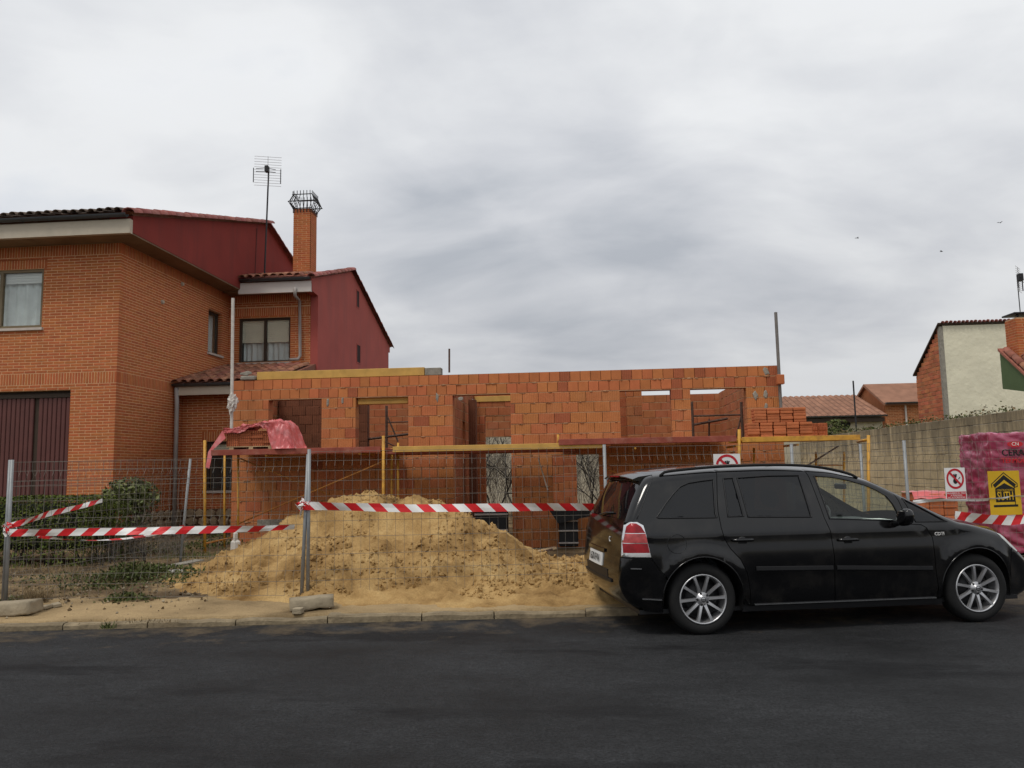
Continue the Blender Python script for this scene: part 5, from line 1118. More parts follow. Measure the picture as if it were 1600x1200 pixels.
# clipped hedge
hb = [atz(-60, 905, .1), atz(152, 893, .1)]; hz = aty(100, 776, hb[1].y).z
hx0, hx1 = hb[0].x - 2.0, aty(151, 800, hb[1].y).x; hy0, hy1 = hb[1].y - .25, hb[1].y + .95
hg = empty('hedge', ((hx0 + hx1) / 2, (hy0 + hy1) / 2, .1), 'long clipped dark green hedge before the maroon garage door', 'hedge')
m = MB(); rnd = random.Random(9)
for _ in range(15000):
    u_ = rnd.random(); face = rnd.random(); x = hx0 + (hx1 - hx0) * rnd.random(); y = hy0 + (hy1 - hy0) * rnd.random(); z = .15 + (hz - .15) * rnd.random(); nn = Vector((0, 0, 1))
    if face < .42: z = hz - abs(rnd.gauss(0, .03))
    elif face < .85: y = hy0 + abs(rnd.gauss(0, .04)); nn = Vector((0, -1, 0))
    else: x = hx1 - abs(rnd.gauss(0, .04)); nn = Vector((1, 0, 0))
    ex = min(1, (hx1 - x) / .35); z = min(z, .1 + (hz - .1) * (1 - .18 * (1 - ex) ** 2)); rr_ = .10
    if face < .42:
        e_ = min((y - hy0), (hy1 - y)); z -= .07 * max(0, 1 - e_ / .2) ** 2
        z += .03 * noise.noise(Vector((x * 2, y * 2, 0)))
    else:
        e_ = hz - z; sft = .09 * max(0, 1 - e_ / .18) ** 2; y += sft if nn.y else 0; y += .04 * noise.noise(Vector((x * 3, 0, z * 3))) if nn.y else 0
        if z < .55 and rnd.random() < .55: continue
    leaf_quads(m, (x, y, z), .026, rnd, nn)
m.build('foliage', M['hedgeleaf'], hg, fix=False)
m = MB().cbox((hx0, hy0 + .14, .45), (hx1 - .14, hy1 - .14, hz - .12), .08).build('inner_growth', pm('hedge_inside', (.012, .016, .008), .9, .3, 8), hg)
twigs(hg, 'stems', ((hx0 + hx1) / 2 + .9, (hy0 + hy1) / 2 - .25, .1), 60, .75, (1.9, .25), M['darktwig'], 3, .009, 2)
# round bush
bc = aty(205, 776, 13.6); bu = empty('round_bush', (bc.x, bc.y, .1), 'round glossy leaved bush in front of the brick corner', 'bush')
foliage(bu, 'crown', bc, (.50, .5, .34), 1500, .045, M['leaf'], .45, 5); foliage(bu, 'crown', bc + Vector((-.12, -.1, -.38)), (.50, .45, .3), 420, .045, M['leaf'], .5, 6)
twigs(bu, 'branches', (bc.x, bc.y, .15), 26, 1.0, (.25, .2), M['twig'], 8, .011, 3); foliage(bu, 'inner_crown', bc, (.38, .36, .26), 500, .06, M['hedgeleaf'], .2, 15)
db = empty('dry_shrub', (bc.x + .5, bc.y - .6, .1), 'tangled dry brown shrub beneath the round bush', 'shrub'); twigs(db, 'twigs', (bc.x + .45, bc.y - .5, .12), 60, .62, (.75, .35), M['twig'], 18, .006, 3, .8)
foliage(db, 'withered_leaves', (bc.x + .3, bc.y - .5, .4), (.8, .4, .3), 260, .03, M['drygrass'], .3, 25)
# weeds and grass (ground cover)
def weeds(name, spots, label, mat, size, seed=0):
    rnd = random.Random(seed); m = MB()
    for (px_, py_, rx, ry, n, hh) in spots:
        c = atz(px_, py_, .16)
        for _ in range(n):
            x = c.x + rnd.gauss(0, rx * .5); y = c.y + rnd.gauss(0, ry * .5); g = ground_h(x, y); hp = max(0, heap(x, y)); d2 = ((x - c.x) / rx) ** 2 + ((y - c.y) / ry) ** 2
            leaf_quads(m, (x, y, g + hp + rnd.random() * hh * max(.15, 1 - d2 * .6)), size, rnd, Vector((0, 0, .5)))
    o = m.build(name, mat, fix=False); tag(o, label, 'weeds', kind='stuff')
weeds('weeds', [(205, 905, .5, .45, 1500, .24), (245, 897, .5, .4, 700, .14), (200, 930, .3, .16, 300, .10), (283, 908, .3, .2, 260, .08), (25, 932, .2, .2, 220, .05), (352, 889, .09, .06, 170, .16), (335, 858, .5, .5, 500, .22), (260, 868, .8, .8, 500, .2), (150, 915, .6, .4, 260, .08), (90, 905, .8, .5, 220, .08)], 'low green weeds growing over the soil by the sand', M['weed'], .026, 3)
gr = MB(); rnd = random.Random(31)
for (px_, py_, rx, ry, n, hh, mt) in ((52, 940, .16, .16, 260, .26, 0), (110, 925, .8, .5, 200, .10, 0), (170, 975, .07, .04, 90, .08, 1), (60, 900, .8, .5, 200, .16, 0), (300, 880, .6, .4, 300, .12, 1), (230, 965, .5, .12, 120, .04, 0), (150, 905, .8, .5, 200, .2, 0)):
    c = atz(px_, py_, .12)
    for _ in range(n):
        x = c.x + rnd.gauss(0, rx * .5); y = c.y + rnd.gauss(0, ry * .5); b = Vector((x, y, ground_h(x, y) - .005)); d = Vector((rnd.gauss(0, .45), rnd.gauss(0, .45), 1)).normalized(); L = hh * rnd.uniform(.4, 1.1); s = Vector((rnd.gauss(0, 1), rnd.gauss(0, 1), 0)).normalized() * .004
        gr.add([b - s, b + s, b + d * L * .6 + s * .7, b + d * L * .6 - s * .7, b + d * L + Vector((rnd.gauss(0, .2), rnd.gauss(0, .2), -.1)) * L * .4], [(0, 1, 2, 3), (3, 2, 4)], mt)
tag(gr.build('grass', [M['drygrass'], M['weed']], fix=False), 'dry straw coloured grass tufts on the soil before the hedge', 'grass', kind='stuff')
# pebbles and leaf litter
pb = MB(); rnd = random.Random(44)
for _ in range(1100):
    px_ = rnd.uniform(0, 330); py_ = rnd.uniform(885, 978); c = atz(px_, py_, .11); x, y = c.x, c.y
    if kdist(x, y) < .2 or (kdist(x, y) < 1.0 and rnd.random() < .88): continue
    s = rnd.choice((.008, .012, .02, .03)); pb.add([Vector((x, y, ground_h(x, y) + s * .25)) + (Matrix.Rotation(rnd.random() * 6, 3, 'Z') @ Vector(v)) * s * Vector((1, 1, .6)).x for v in ico], icf, int(rnd.random() < .4))
tag(pb.build('pebbles', [M['dirt'], M['concrete']], fix=False), 'pebbles and crumbs scattered over the bare soil', 'pebbles', kind='stuff')
# ivy and weeds along the block wall top
m = MB(); rnd = random.Random(52)
for _ in range(1300):
    y = rnd.uniform(15.5, 31); 
    if noise.noise(Vector((y * .9, 3, 0))) < -.12: continue
    leaf_quads(m, (WXR + rnd.uniform(-.05, .22), y, 2.55 + abs(rnd.gauss(0, .06 + .05 * max(0, noise.noise(Vector((y * .6, 9, 0))))))), .035, rnd, Vector((0, 0, .6)), int(rnd.random() < .35))
tag(m.build('wall_ivy', [M['weed'], M['drygrass']], fix=False), 'straggling ivy and weeds along the top of the block wall', 'ivy', kind='stuff')
for (px_, py_, Y, s, lb) in ((1305, 676, 29, .5, 'leafy green bush above the wall behind the brick stack'), (1360, 682, 30.5, .35, 'small low green bush on the wall beside the dark pole')):
    c = aty(px_, py_, Y); b = empty('green_bush', (c.x, c.y, 0), lb, 'bush'); foliage(b, 'crown', c, (s * 1.1, s, s), 420, .09, M['weed'], .2, int(px_)); MB().tube([(c.x, c.y, 0), (c.x + .05, c.y, c.z)], [.04, .02], 5).build('trunk', M['bark'], b)
# bare shrubs seen through the doorway
for i, (px_, Y, w_, lb) in enumerate(((776, 24.5, .9, 'dense bare branched shrub seen through the doorway'), (925, 24.5, .9, 'dense bare branched shrub seen through the low wall opening'), (600, 29, .6, None))):
    if not lb: continue
    c = aty(px_, 780, Y); t = empty('bare_shrub', (c.x, c.y, 0), lb, 'shrub')
    twigs(t, 'branches', (c.x, c.y, 0), 5, 3.6, (w_, .5), M['darktwig'], 60 + i, .032, 4); twigs(t, 'twigs', (c.x, c.y + .3, 0), 52, 3.3, (w_ * 1.3, .5), M['twig'], 70 + i, .010, 3)
# birds
for i, (px_, py_, a) in enumerate(((1340, 372, .3), (1471, 393, -.4), (1563, 348, .8))):
    c = aty(px_, py_, 110); b = MB(); u_ = Vector((math.cos(a), math.sin(a), 0)); w_ = Vector((-u_.y, u_.x, 0)); b.tube([c - u_ * .2, c - u_ * .05, c + u_ * .1, c + u_ * .2], [.01, .05, .05, .01], 6)
    for s_ in (-1, 1): b.prism([c + u_ * .08, c - u_ * .08, c - u_ * .12 + w_ * s_ * .2 + Vector((0, 0, .1)), c - u_ * .2 + w_ * s_ * .36 + Vector((0, 0, .05)), c + w_ * s_ * .2 + Vector((0, 0, .11))], (0, 0, .008))
    tag(b.build('bird', M['darkiron']), ('tiny dark bird in the cloudy sky flying nearest the tall grey prop', 'tiny dark bird with wings spread flying between two other birds', 'tiny dark bird flying highest above the cream house')[i], 'bird', 'birds in the sky')
# ================================================================== BLACK CAR
PR, PF = atz(1102, 993), atz(1533, 973)
ce = (PF - PR).normalized(); cn = Vector((-ce.y, ce.x, 0)); CO = PR + cn * .885
MT = Matrix(((ce.x, cn.x, 0, CO.x), (ce.y, cn.y, 0, CO.y), (0, 0, 1, 0), (0, 0, 0, 1)))
car = empty('parked_car', CO + ce * 1.4, 'black people carrier with silver alloy wheels parked on the asphalt', 'car')
WB = 2.816
def half(x, z):
    if z < .62: w = .915 - .06 * ((.62 - z) / .45) ** 2
    elif z < 1.0: w = .915 - .03 * ((z - .62) / .38) ** 2
    else: w = .885 - .36 * (z - 1) - .12 * (z - 1) ** 2
    w += .010 * math.exp(-((z - .93) / .035) ** 2) - .012 * math.exp(-((z - .47) / .12) ** 2)      # shoulder crease, scalloped flank
    if x < -.2: w -= .13 * ((-.2 - x) / .7) ** 2
    if x > 2.6: w -= .25 * ((x - 2.6) / 1.1) ** 2
    for cx_ in (0, WB):                                    # flared arches
        d = math.hypot(x - cx_, z - .33); w += .022 * math.exp(-((d - .43) / .05) ** 2) * (1 if z > .33 else .4)
    return w
def catmull(P, step=.035):
    out_ = []
    for i in range(len(P) - 1):
        p0 = Vector(P[max(i - 1, 0)]); p1 = Vector(P[i]); p2 = Vector(P[i + 1]); p3 = Vector(P[min(i + 2, len(P) - 1)]); n = max(1, int((p2 - p1).length / step))
        for k in range(n):
            t = k / n; out_.append(.5 * ((2 * p1) + (-p0 + p2) * t + (2 * p0 - 5 * p1 + 4 * p2 - p3) * t * t + (-p0 + 3 * p1 - 3 * p2 + p3) * t ** 3))
    out_.append(Vector(P[-1])); return out_
SEG = [('rear_bumper', 'black', [(-.57, .24), (-.68, .30), (-.755, .42), (-.78, .56), (-.76, .73)]),
       ('tailgate', 'black', [(-.76, .73), (-.748, .85), (-.725, .98), (-.70, 1.07)]),
       ('rear_window', 'privacy', [(-.70, 1.07), (-.635, 1.20), (-.56, 1.33), (-.51, 1.41)]),
       ('roof', 'black', [(-.51, 1.41), (-.455, 1.465), (-.397, 1.487), (-.254, 1.503), (.144, 1.534), (.5, 1.545), (.812, 1.547), (1.1, 1.535), (1.409, 1.508), (1.6, 1.47)]),
       ('windscreen', 'carglass', [(1.6, 1.47), (1.83, 1.408), (2.05, 1.303), (2.38, 1.125), (2.65, .992)]),
       ('bonnet', 'black', [(2.65, .992), (2.78, .96), (2.92, .925), (3.151, .858)]),
       ('grille_panel', 'black', [(3.151, .858), (3.268, .773), (3.409, .657)]),
       ('front_bumper', 'black', [(3.409, .657), (3.52, .55), (3.56, .42), (3.5, .26), (3.35, .2)])]
FULL = [SEG[0][2][0]] + [p for s in SEG for p in s[2][1:]]
SILR = catmull(FULL, .03)
def sildist(x, z):
    b = 9
    p = Vector((x, z))
    for i in range(len(SILR) - 1):
        a, c = SILR[i], SILR[i + 1]; d = c - a; t = max(0, min(1, (p - a).dot(d) / max(1e-9, d.length_squared))); b = min(b, (p - a - d * t).length)
    return b
RND = .075
def hw(x, z, off=0):
    w = half(x, z); d = sildist(x, z)
    if d < RND: w -= RND * (1 - math.sqrt(max(0, 1 - (1 - d / RND) ** 2)))
    return w + off
def smooth01(t): t = max(0, min(1, t)); return t * t * (3 - 2 * t)
def bow(x): return -.045 * smooth01((-.05 - x) / .5) + .11 * smooth01((x - 1.3) / .7) + .14 * smooth01((x - 2.8) / .6)
def cbuild(mb, name, mat, parent, smooth=True, fix=True, ang=None):
    mb.v = [tuple(MT @ Vector(v)) for v in mb.v]; o = mb.build(name, mat, parent, smooth, fix)
    if ang: auto_smooth(o, ang)
    return o
NC = 24
def strip(name, mat, pts, parent, off=0.0, t0=-1, t1=1, n=NC):
    P = catmull(pts, .04); m = MB(); k = n + 1
    for i, p in enumerate(P):
        a = P[max(i - 1, 0)]; b = P[min(i + 1, len(P) - 1)]; tg = (b - a).normalized(); nz_ = abs(tg.x); nx_ = -tg.y
        W = half(p.x, p.y) - RND
        for j in range(k):
            t = t0 + (t1 - t0) * j / n; q = 1 - t * t; q2 = 1 - abs(t) ** 3.5
            m.v.append((p.x + bow(p.x) * q + nx_ * (off * 1), t * W, p.y + .045 * nz_ * q2 * (1 if p.y > .8 else 0) + off * nz_))
    for i in range(len(P) - 1):
        for j in range(n): a = i * k + j; m.f.append((a, a + 1, a + k + 1, a + k)); m.m.append(0)
    return cbuild(m, name, M[mat], parent)
parts = {}
for nm, mt, pts in SEG: parts[nm] = strip(nm, mt, pts, car)
def inside(p, poly):
    x, y = p; c = False; j = len(poly) - 1
    for i in range(len(poly)):
        xi, yi = poly[i]; xj, yj = poly[j]
        if (yi > y) != (yj > y) and x < (xj - xi) * (y - yi) / (yj - yi) + xi: c = not c
        j = i
    return c
def resample(P, s=.03):
    r_ = []
    for i in range(len(P)):
        a = Vector(P[i]); b = Vector(P[(i + 1) % len(P)]); n = max(1, int((b - a).length / s))
        for k in range(n): r_.append(a.lerp(b, k / n))
    return r_
def inset(P, d, keep=True):
    ar = sum(P[i].x * P[(i + 1) % len(P)].y - P[(i + 1) % len(P)].x * P[i].y for i in range(len(P))); sg_ = 1 if ar > 0 else -1; r_ = []
    for i, p in enumerate(P):
        a = P[i - 1]; b = P[(i + 1) % len(P)]; t = (b - a)
        if t.length < 1e-6: r_.append(p); continue
        t.normalize(); q = p + Vector((-t.y, t.x)) * (sg_ * d)
        r_.append(p if keep and sildist(p.x, p.y) < .006 else q)
    return r_
def panel(name, mat, poly, holes, parent, off=0.0, gap=.0035, side=-1, grid=.055, thick=0, hgap=0.0):
    B = inset(resample(poly), gap) if gap else resample(poly); Hs = [inset(resample(h), -hgap, False) if hgap else resample(h) for h in holes]
    V = []; E_ = []
    for L in [B] + Hs:
        k = len(V); V += L; E_ += [(k + i, k + (i + 1) % len(L)) for i in range(len(L))]
    bt = [(p.x, p.y) for p in B]; ht = [[(p.x, p.y) for p in h] for h in Hs]
    xs = [p.x for p in B]; zs = [p.y for p in B]; x = min(xs) + grid / 2
    while x < max(xs):
        z = min(zs) + grid / 2
        while z < max(zs):
            if sildist(x, z) > .1 and inside((x, z), bt) and not any(inside((x, z), h) for h in ht) and all(abs(p.x - x) + abs(p.y - z) > .025 for L in [B] + Hs for p in L): V.append(Vector((x, z)))
            z += grid * .8
        x += grid
    for i in range(1, len(SILR) - 1, 1):
        tg = (SILR[i + 1] - SILR[i - 1]).normalized(); nn_ = Vector((tg.y, -tg.x))
        for d_ in (.008, .02, .036, .056, .08):
            q = SILR[i] + nn_ * d_
            if inside(q, bt) and not any(inside(q, h) for h in ht) and all(abs(p.x - q.x) + abs(p.y - q.y) > .007 for L in [B] + Hs for p in L): V.append(q)
    vo, eo, fo_, *_ = geometry.delaunay_2d_cdt(V, E_, [], 0, 1e-5)
    m = MB(); m.v = [(p.x + (bow(p.x) * 0), side * hw(p.x, p.y, off), p.y) for p in vo]
    for f in fo_:
        c = sum((vo[i] for i in f), Vector((0, 0))) / len(f)
        if inside(c, bt) and not any(inside(c, h) for h in ht): m.f.append(tuple(f)); m.m.append(0)
    if thick:
        bm_ = m; base = len(m.v); n_ = base
    o = cbuild(m, name, M[mat], parent)
    if thick:
        md = o.modifiers.new('thickness', 'SOLIDIFY'); md.thickness = thick; md.offset = 0
    return o
def arc(cx_, r_, a0, a1, n=22, cz=.33): return [(cx_ + r_ * math.cos(R(a0 + (a1 - a0) * i / n)), cz + r_ * math.sin(R(a0 + (a1 - a0) * i / n))) for i in range(n + 1)]
def sil(a, b):                                             # silhouette points between two of its corner points
    i = min(range(len(SILR)), key=lambda k: (SILR[k] - Vector(a)).length); j = min(range(len(SILR)), key=lambda k: (SILR[k] - Vector(b)).length)
    return [(p.x, p.y) for p in (SILR[i:j + 1] if i < j else SILR[j:i + 1][::-1])]
AR = .40
QG = [(-.415, 1.10), (-.389, 1.131), (-.31, 1.225), (-.227, 1.307), (-.136, 1.384), (-.044, 1.419), (.10, 1.438), (.222, 1.448), (.175, 1.135), (.180, 1.08), (-.205, 1.085), (-.39, 1.088)]
RGA = [(.316, 1.455), (.425, 1.459), (.450, 1.087), (.286, 1.085)]; RGB_ = [(.462, 1.459), (.8, 1.474), (1.114, 1.472), (1.136, 1.062), (.487, 1.078)]
FG = [(1.267, 1.463), (1.459, 1.446), (1.62, 1.412), (1.773, 1.364), (1.885, 1.31), (1.975, 1.247), (2.02, 1.17), (2.045, 1.08), (2.045, 1.005), (1.311, 1.042)]
TG = [(2.135, 1.225), (2.30, 1.135), (2.54, .985), (2.20, .990)]
TL = [(-.665, 1.062), (-.60, 1.062), (-.545, 1.03), (-.494, .734), (-.756, .738), (-.742, .9), (-.712, 1.03)]
HL = [(3.10, .862), (3.16, .845), (3.262, .772), (3.395, .668), (3.33, .66), (3.24, .72), (3.14, .81)]
gap1 = [(.265, 1.497), (.253, 1.438), (.215, 1.25), (.200, 1.135), (.203, .987), (.22, .89), (.28, .79), (.37, .69), (.43, .56), (.452, .42), (.455, .255)]
gap2 = [(1.195, 1.525), (1.215, 1.44), (1.262, 1.05), (1.296, .928), (1.316, .686), (1.312, .255)]
gap3 = [(2.06, 1.297), (2.085, 1.2), (2.105, 1.08), (2.135, .972), (2.25, .965), (2.30, .935), (2.354, .837), (2.361, .591), (2.38, .255)]
bs = [(3.21, .41), (3.235, .60), (3.27, .71)]
for sd_ in (-1, 1):
    sfx = 'right' if sd_ < 0 else 'left'
    rq = sil((-.76, .73), (.265, 1.52)) + gap1[1:] + [(.455, .255)] + arc(0, AR, -8, 150)[1:] + [(-.42, .62), (-.494, .728)]
    panel('rear_quarter_panel', 'black', rq, [QG, TL], car, side=sd_)
    rd = sil((.265, 1.52), (1.195, 1.53)) + gap2[1:] + gap1[::-1][:-1]
    dr = panel('door', 'black', rd, [RGA, RGB_], car, side=sd_)
    fd = sil((1.195, 1.53), (2.06, 1.297)) + gap3[1:] + gap2[::-1][:-1]
    df = panel('door', 'black', fd, [FG], car, side=sd_)
    fn = sil((2.06, 1.297), (3.151, .858)) + HL[-1:] + HL[-2:-1] + [(3.27, .71)] + bs[::-1][1:] + arc(WB, AR, 12, 188)[1:] + [(2.40, .255)] + gap3[::-1][:-1]
    panel('front_wing', 'black', fn, [TG], car, side=sd_)
    rbp = [(-.758, .728), (-.494, .722), (-.42, .61)] + arc(0, AR, 150, 196)[1:] + [(-.40, .215), (-.57, .235)] + sil((-.57, .24), (-.76, .73))[1:-1]
    panel('bumper_side', 'black', rbp, [], car, side=sd_)
    fbp = [(3.33, .66), (3.27, .705)] + bs[::-1][1:] + arc(WB, AR, 12, -18)[1:] + [(3.3, .2)] + sil((3.35, .2), (3.409, .657))
    panel('bumper_side', 'black', fbp, [], car, side=sd_)
    panel('sill', 'blacktrim', arc(0, AR, -10, -20, 3)[::-1] + [(.455, .25), (1.4, .25), (2.395, .25)] + arc(WB, AR, 192, 202, 3) + [(2.43, .185), (.41, .195)], [], car, side=sd_, off=-.004)
    for nm, pl_, mt, pr in (('quarter_glass', QG, 'privacy', car), ('door_glass', RGA, 'privacy', dr), ('door_glass', RGB_, 'privacy', dr), ('door_glass', FG, 'carglass', df), ('quarter_glass', TG, 'privacy', car)):
        panel(nm, mt, pl_, [], pr, side=sd_, off=-.007, gap=-.006, grid=.08)
        if sd_ < 0 or pl_ is FG:
            q = inset(resample(pl_), .004, False); m = MB()              # rubber seal round the glass
            ps = [Vector((p.x, sd_ * hw(p.x, p.y, .001), p.y)) for p in q]; m.tube(ps + [ps[0]], .0075, 5, caps=False); cbuild(m, 'glass_seal', M['blacktrim'], pr)
    # lining that closes the panel gaps from inside
    ln = sil((-.57, .24), (3.35, .2)) + arc(WB, AR + .01, -18, 198) + arc(0, AR + .01, -18, 198)
    panel('inner_lining', 'blacktrim', ln, [inset(resample(h), -.012, False) and h for h in (QG, [(.28, 1.462), (1.12, 1.48), (1.14, 1.055), (.26, 1.08)], FG, TG)], car, side=sd_, off=-.035, gap=.01, grid=.12)
    # wheel arch liners and lips
    for cx_ in (0, WB):
        m = MB(); A_ = arc(cx_, AR + .002, -15, 195, 26)
        for (x_, z_) in A_: m.v += [(x_, sd_ * (hw(x_, z_) - .004), z_), (x_, sd_ * .5, z_)]
        m.f = [(2 * i, 2 * i + 1, 2 * i + 3, 2 * i + 2) for i in range(26)]; m.m = [0] * 26; cbuild(m, 'arch_liner', M['blacktrim'], car)
        ps = [Vector((x_, sd_ * (hw(x_, z_) + .001), z_)) for x_, z_ in arc(cx_, AR - .004, -8, 188, 26)]; m = MB(); m.tube(ps, .007, 6); cbuild(m, 'arch_lip', M['black'], car)
    # tail lamp: frame, three lenses, chrome foot
    tl = panel('tail_lamp', 'chrome', TL, [], car, side=sd_, off=.002, gap=.002, grid=.05)
    def sub(z0_, z1_, mt, nm):
        def xb(z_): return -.705 - (.045 if z_ < .85 else .045 * (1.04 - z_) / .19) + .006
        def xf(z_): return -.494 - .051 * (z_ - .734) / .296 - .005
        P_ = [(xb(z0_), z0_), (xf(z0_), z0_), (xf(z1_), z1_), (xb(z1_), z1_)]
        if z1_ > 1.03: P_ = [(xb(z0_), z0_), (xf(z0_), z0_), (-.57, 1.02), (-.61, 1.048), (-.66, 1.052), (-.70, 1.02)]
        panel(nm, mt, P_, [], tl, side=sd_, off=.008, gap=.001, grid=.05)
    sub(.775, .862, 'lampred', 'lens'); sub(.867, .955, 'lamppink', 'lens'); sub(.960, 1.055, 'lampred', 'lens')
    panel('head_lamp', 'lampclear', HL, [], car, side=sd_, off=.004, gap=.003, grid=.05)
    # mouldings, handles, painted sill highlight
    def mould(x0_, z0_, x1_, z1_, r_, mt, nm, par):
        m = MB(); n = 18; ps = []
        for i in range(n + 1): t = i / n; x_ = x0_ + (x1_ - x0_) * t; z_ = z0_ + (z1_ - z0_) * t; ps.append((x_, sd_ * (hw(x_, z_) + .0), z_))
        for x_, y_, z_ in ps: m.v += [(x_, y_, z_ + r_), (x_, y_ + sd_ * .012, z_ + r_ * .7), (x_, y_ + sd_ * .012, z_ - r_ * .7), (x_, y_, z_ - r_)]
        for i in range(n):
            for j in range(3): a = i * 4 + j; m.f.append((a, a + 1, a + 5, a + 4)); m.m.append(0)
        m.f += [(0, 1, 2, 3), (n * 4 + 3, n * 4 + 2, n * 4 + 1, n * 4)]; m.m += [0, 0]
        cbuild(m, nm, M[mt], par, smooth=False)
    mould(.52, .60, 1.295, .583, .022, 'blacktrim', 'moulding', dr); mould(1.335, .582, 2.33, .545, .022, 'blacktrim', 'moulding', df)
    mould(.50, .262, 2.36, .258, .006, 'chrome', 'sill_highlight', car); mould(-.585, .35, -.41, .343, .006, 'chrome', 'bumper_trim', car); mould(-.69, .632, -.59, .63, .006, 'chrome', 'bumper_trim', car)  # chrome strip along the sill paints the highlight on its edge
    for (hx_, hz_, par) in ((.40, .872, dr), (1.468, .845, df)):
        m = MB(); ps = [(hx_ - .105, .0), (hx_ - .09, .028), (hx_ - .03, .036), (hx_ + .03, .036), (hx_ + .09, .028), (hx_ + .105, .0)]
        m.tube([(x_, sd_ * (hw(x_, hz_) + o_), hz_) for x_, o_ in ps], [.012, .016, .017, .017, .016, .012], 8); cbuild(m, 'handle', M['black'], par)
        m = MB(); m.lathe([(.0, .002), (.045, .002), (.05, -.01)], (hx_, sd_ * hw(hx_, hz_ - .012), hz_ - .014), (0, sd_, 0), (1, 0, 0), 18); cbuild(m, 'handle_cup', M['blacktrim'], par)
    # mirror
    mz, mxx_ = 1.05, 1.97; y_ = hw(mxx_, 1.0)
    bm = bmesh.new(); bmesh.ops.create_icosphere(bm, subdivisions=3, radius=1)
    for v in bm.verts:
        c = v.co.copy(); sq = lambda a: math.copysign(abs(a) ** .75, a); v.co = Vector((mxx_ + .02 + sq(c.x) * .075 * (1.0 if c.x > 0 else .55), sd_ * (y_ + .14 + sq(c.y * sd_) * .095), mz + sq(c.z) * .082 + .02 * c.y * sd_))
    bmesh.ops.transform(bm, matrix=MT, verts=bm.verts)
    for f in bm.faces: f.smooth = True
    me = bpy.data.meshes.new('mirror'); bm.to_mesh(me); bm.free(); me.materials.append(M['black']); mr_ = link(bpy.data.objects.new('mirror', me), df)
    m = MB(); m.tube([(mxx_ + .02, sd_ * (y_ - .01), .985), (mxx_ + .02, sd_ * (y_ + .07), 1.0), (mxx_ + .015, sd_ * (y_ + .12), 1.02)], [.035, .03, .03], 8); cbuild(m, 'mirror_arm', M['blacktrim'], df)
    # roof rail
    rp = [(-.30, 1.49), (-.25, 1.523), (-.05, 1.545), (.3, 1.567), (.82, 1.576), (1.2, 1.562), (1.5, 1.52), (1.70, 1.46), (1.745, 1.428)]
    rc_ = catmull(rp, .06); m = MB(); m.tube([(p.x, sd_ * (half(p.x, min(p.y, 1.52)) - .035), p.y) for p in rc_], .014, 8); cbuild(m, 'roof_rail', M['rubber'], car)
for sd_ in (-1, 1):
    m = MB(); ps = catmull([(-.372, 1.492), (-.45, 1.36), (-.545, 1.18), (-.60, 1.085)], .04); m.tube([(p.x, sd_ * (hw(p.x, p.y) + .0005), p.y) for p in ps], .005, 5); cbuild(m, 'tailgate_seam', M['blacktrim'], car)
# fuel flap and badges on the right side
m = MB(); ps = [(-.244 + .092 * math.cos(a * .2618), .852 + .088 * math.sin(a * .2618)) for a in range(25)]; m.tube([(x_, -hw(x_, z_) - .0005, z_) for x_, z_ in ps], .003, 4, caps=False); cbuild(m, 'fuel_flap_seam', M['blacktrim'], car)
def cartext(s, size, x_, z_, mat, name, par=car, off=.004):
    y_ = -hw(x_, z_) - off; T_ = MT @ Matrix.Translation((x_, y_, z_)) @ Matrix.Rotation(R(90), 4, 'X'); return text_mesh(s, size, M[mat], T_, name, par, thick=.002)
cartext('CDTI', .045, 2.43, .872, 'white', 'badge')
# spoiler
m = MB(); n = 20
for i in range(n + 1):
    t = -1 + 2 * i / n; W = half(-.4, 1.49) - RND; q = 1 - t * t; y_ = t * W * .97
    for (x_, z_) in ((-.36, 1.502), (-.50, 1.483), (-.56, 1.460), (-.55, 1.447), (-.49, 1.44)): m.v.append((x_ - .03 * q, y_, z_ + .035 * q))
for i in range(n):
    for j in range(4): a = i * 5 + j; m.f.append((a, a + 1, a + 6, a + 5)); m.m.append(0)
m.f += [(0, 1, 2, 3, 4), tuple(n * 5 + k for k in (4, 3, 2, 1, 0))]; m.m += [0, 0]; cbuild(m, 'spoiler', M['black'], car, ang=40)
m = MB(); m.box((-.605, -.16, 1.478), (-.575, .16, 1.488)); cbuild(m, 'brake_lamp', M['lampred'], car, smooth=False)
# number plate, tailgate trim, wiper
def rear_x(y_, z_):
    for i in range(len(SILR) - 1):
        a, b = SILR[i], SILR[i + 1]
        if a.x < -.4 and min(a.y, b.y) <= z_ <= max(a.y, b.y): p = a.lerp(b, (z_ - a.y) / (b.y - a.y + 1e-9)); break
    W = half(p.x, z_) - RND; t = y_ / W; return p.x + bow(p.x) * (1 - t * t)
def rearbox(y0_, y1_, z0_, z1_, off, mat, name, n=8):
    m = MB()
    for i in range(n + 1):
        y_ = y0_ + (y1_ - y0_) * i / n; m.v += [(rear_x(y_, z0_) - off, y_, z0_), (rear_x(y_, z1_) - off, y_, z1_), (rear_x(y_, z1_) + .02, y_, z1_), (rear_x(y_, z0_) + .02, y_, z0_)]
    for i in range(n):
        for j in range(4): a = i * 4 + j; b = i * 4 + (j + 1) % 4; m.f.append((a, b, b + 4, a + 4)); m.m.append(0)
    m.f += [(0, 1, 2, 3), tuple(n * 4 + k for k in (3, 2, 1, 0))]; m.m += [0, 0]; return cbuild(m, name, M[mat], car, smooth=False)
rearbox(-.33, .33, .738, .772, .016, 'black', 'plate_hood')
px0 = rear_x(0, .62) - .035
px0 = rear_x(0, .662) - .016; plate = rearbox(-.27, .27, .60, .725, .012, 'paint_plate', 'number_plate')
T_ = MT @ Matrix.Translation((px0 - .002, 0, .662)) @ Matrix(((0, 0, -1, 0), (-1, 0, 0, 0), (0, 1, 0, 0), (0, 0, 0, 1)))
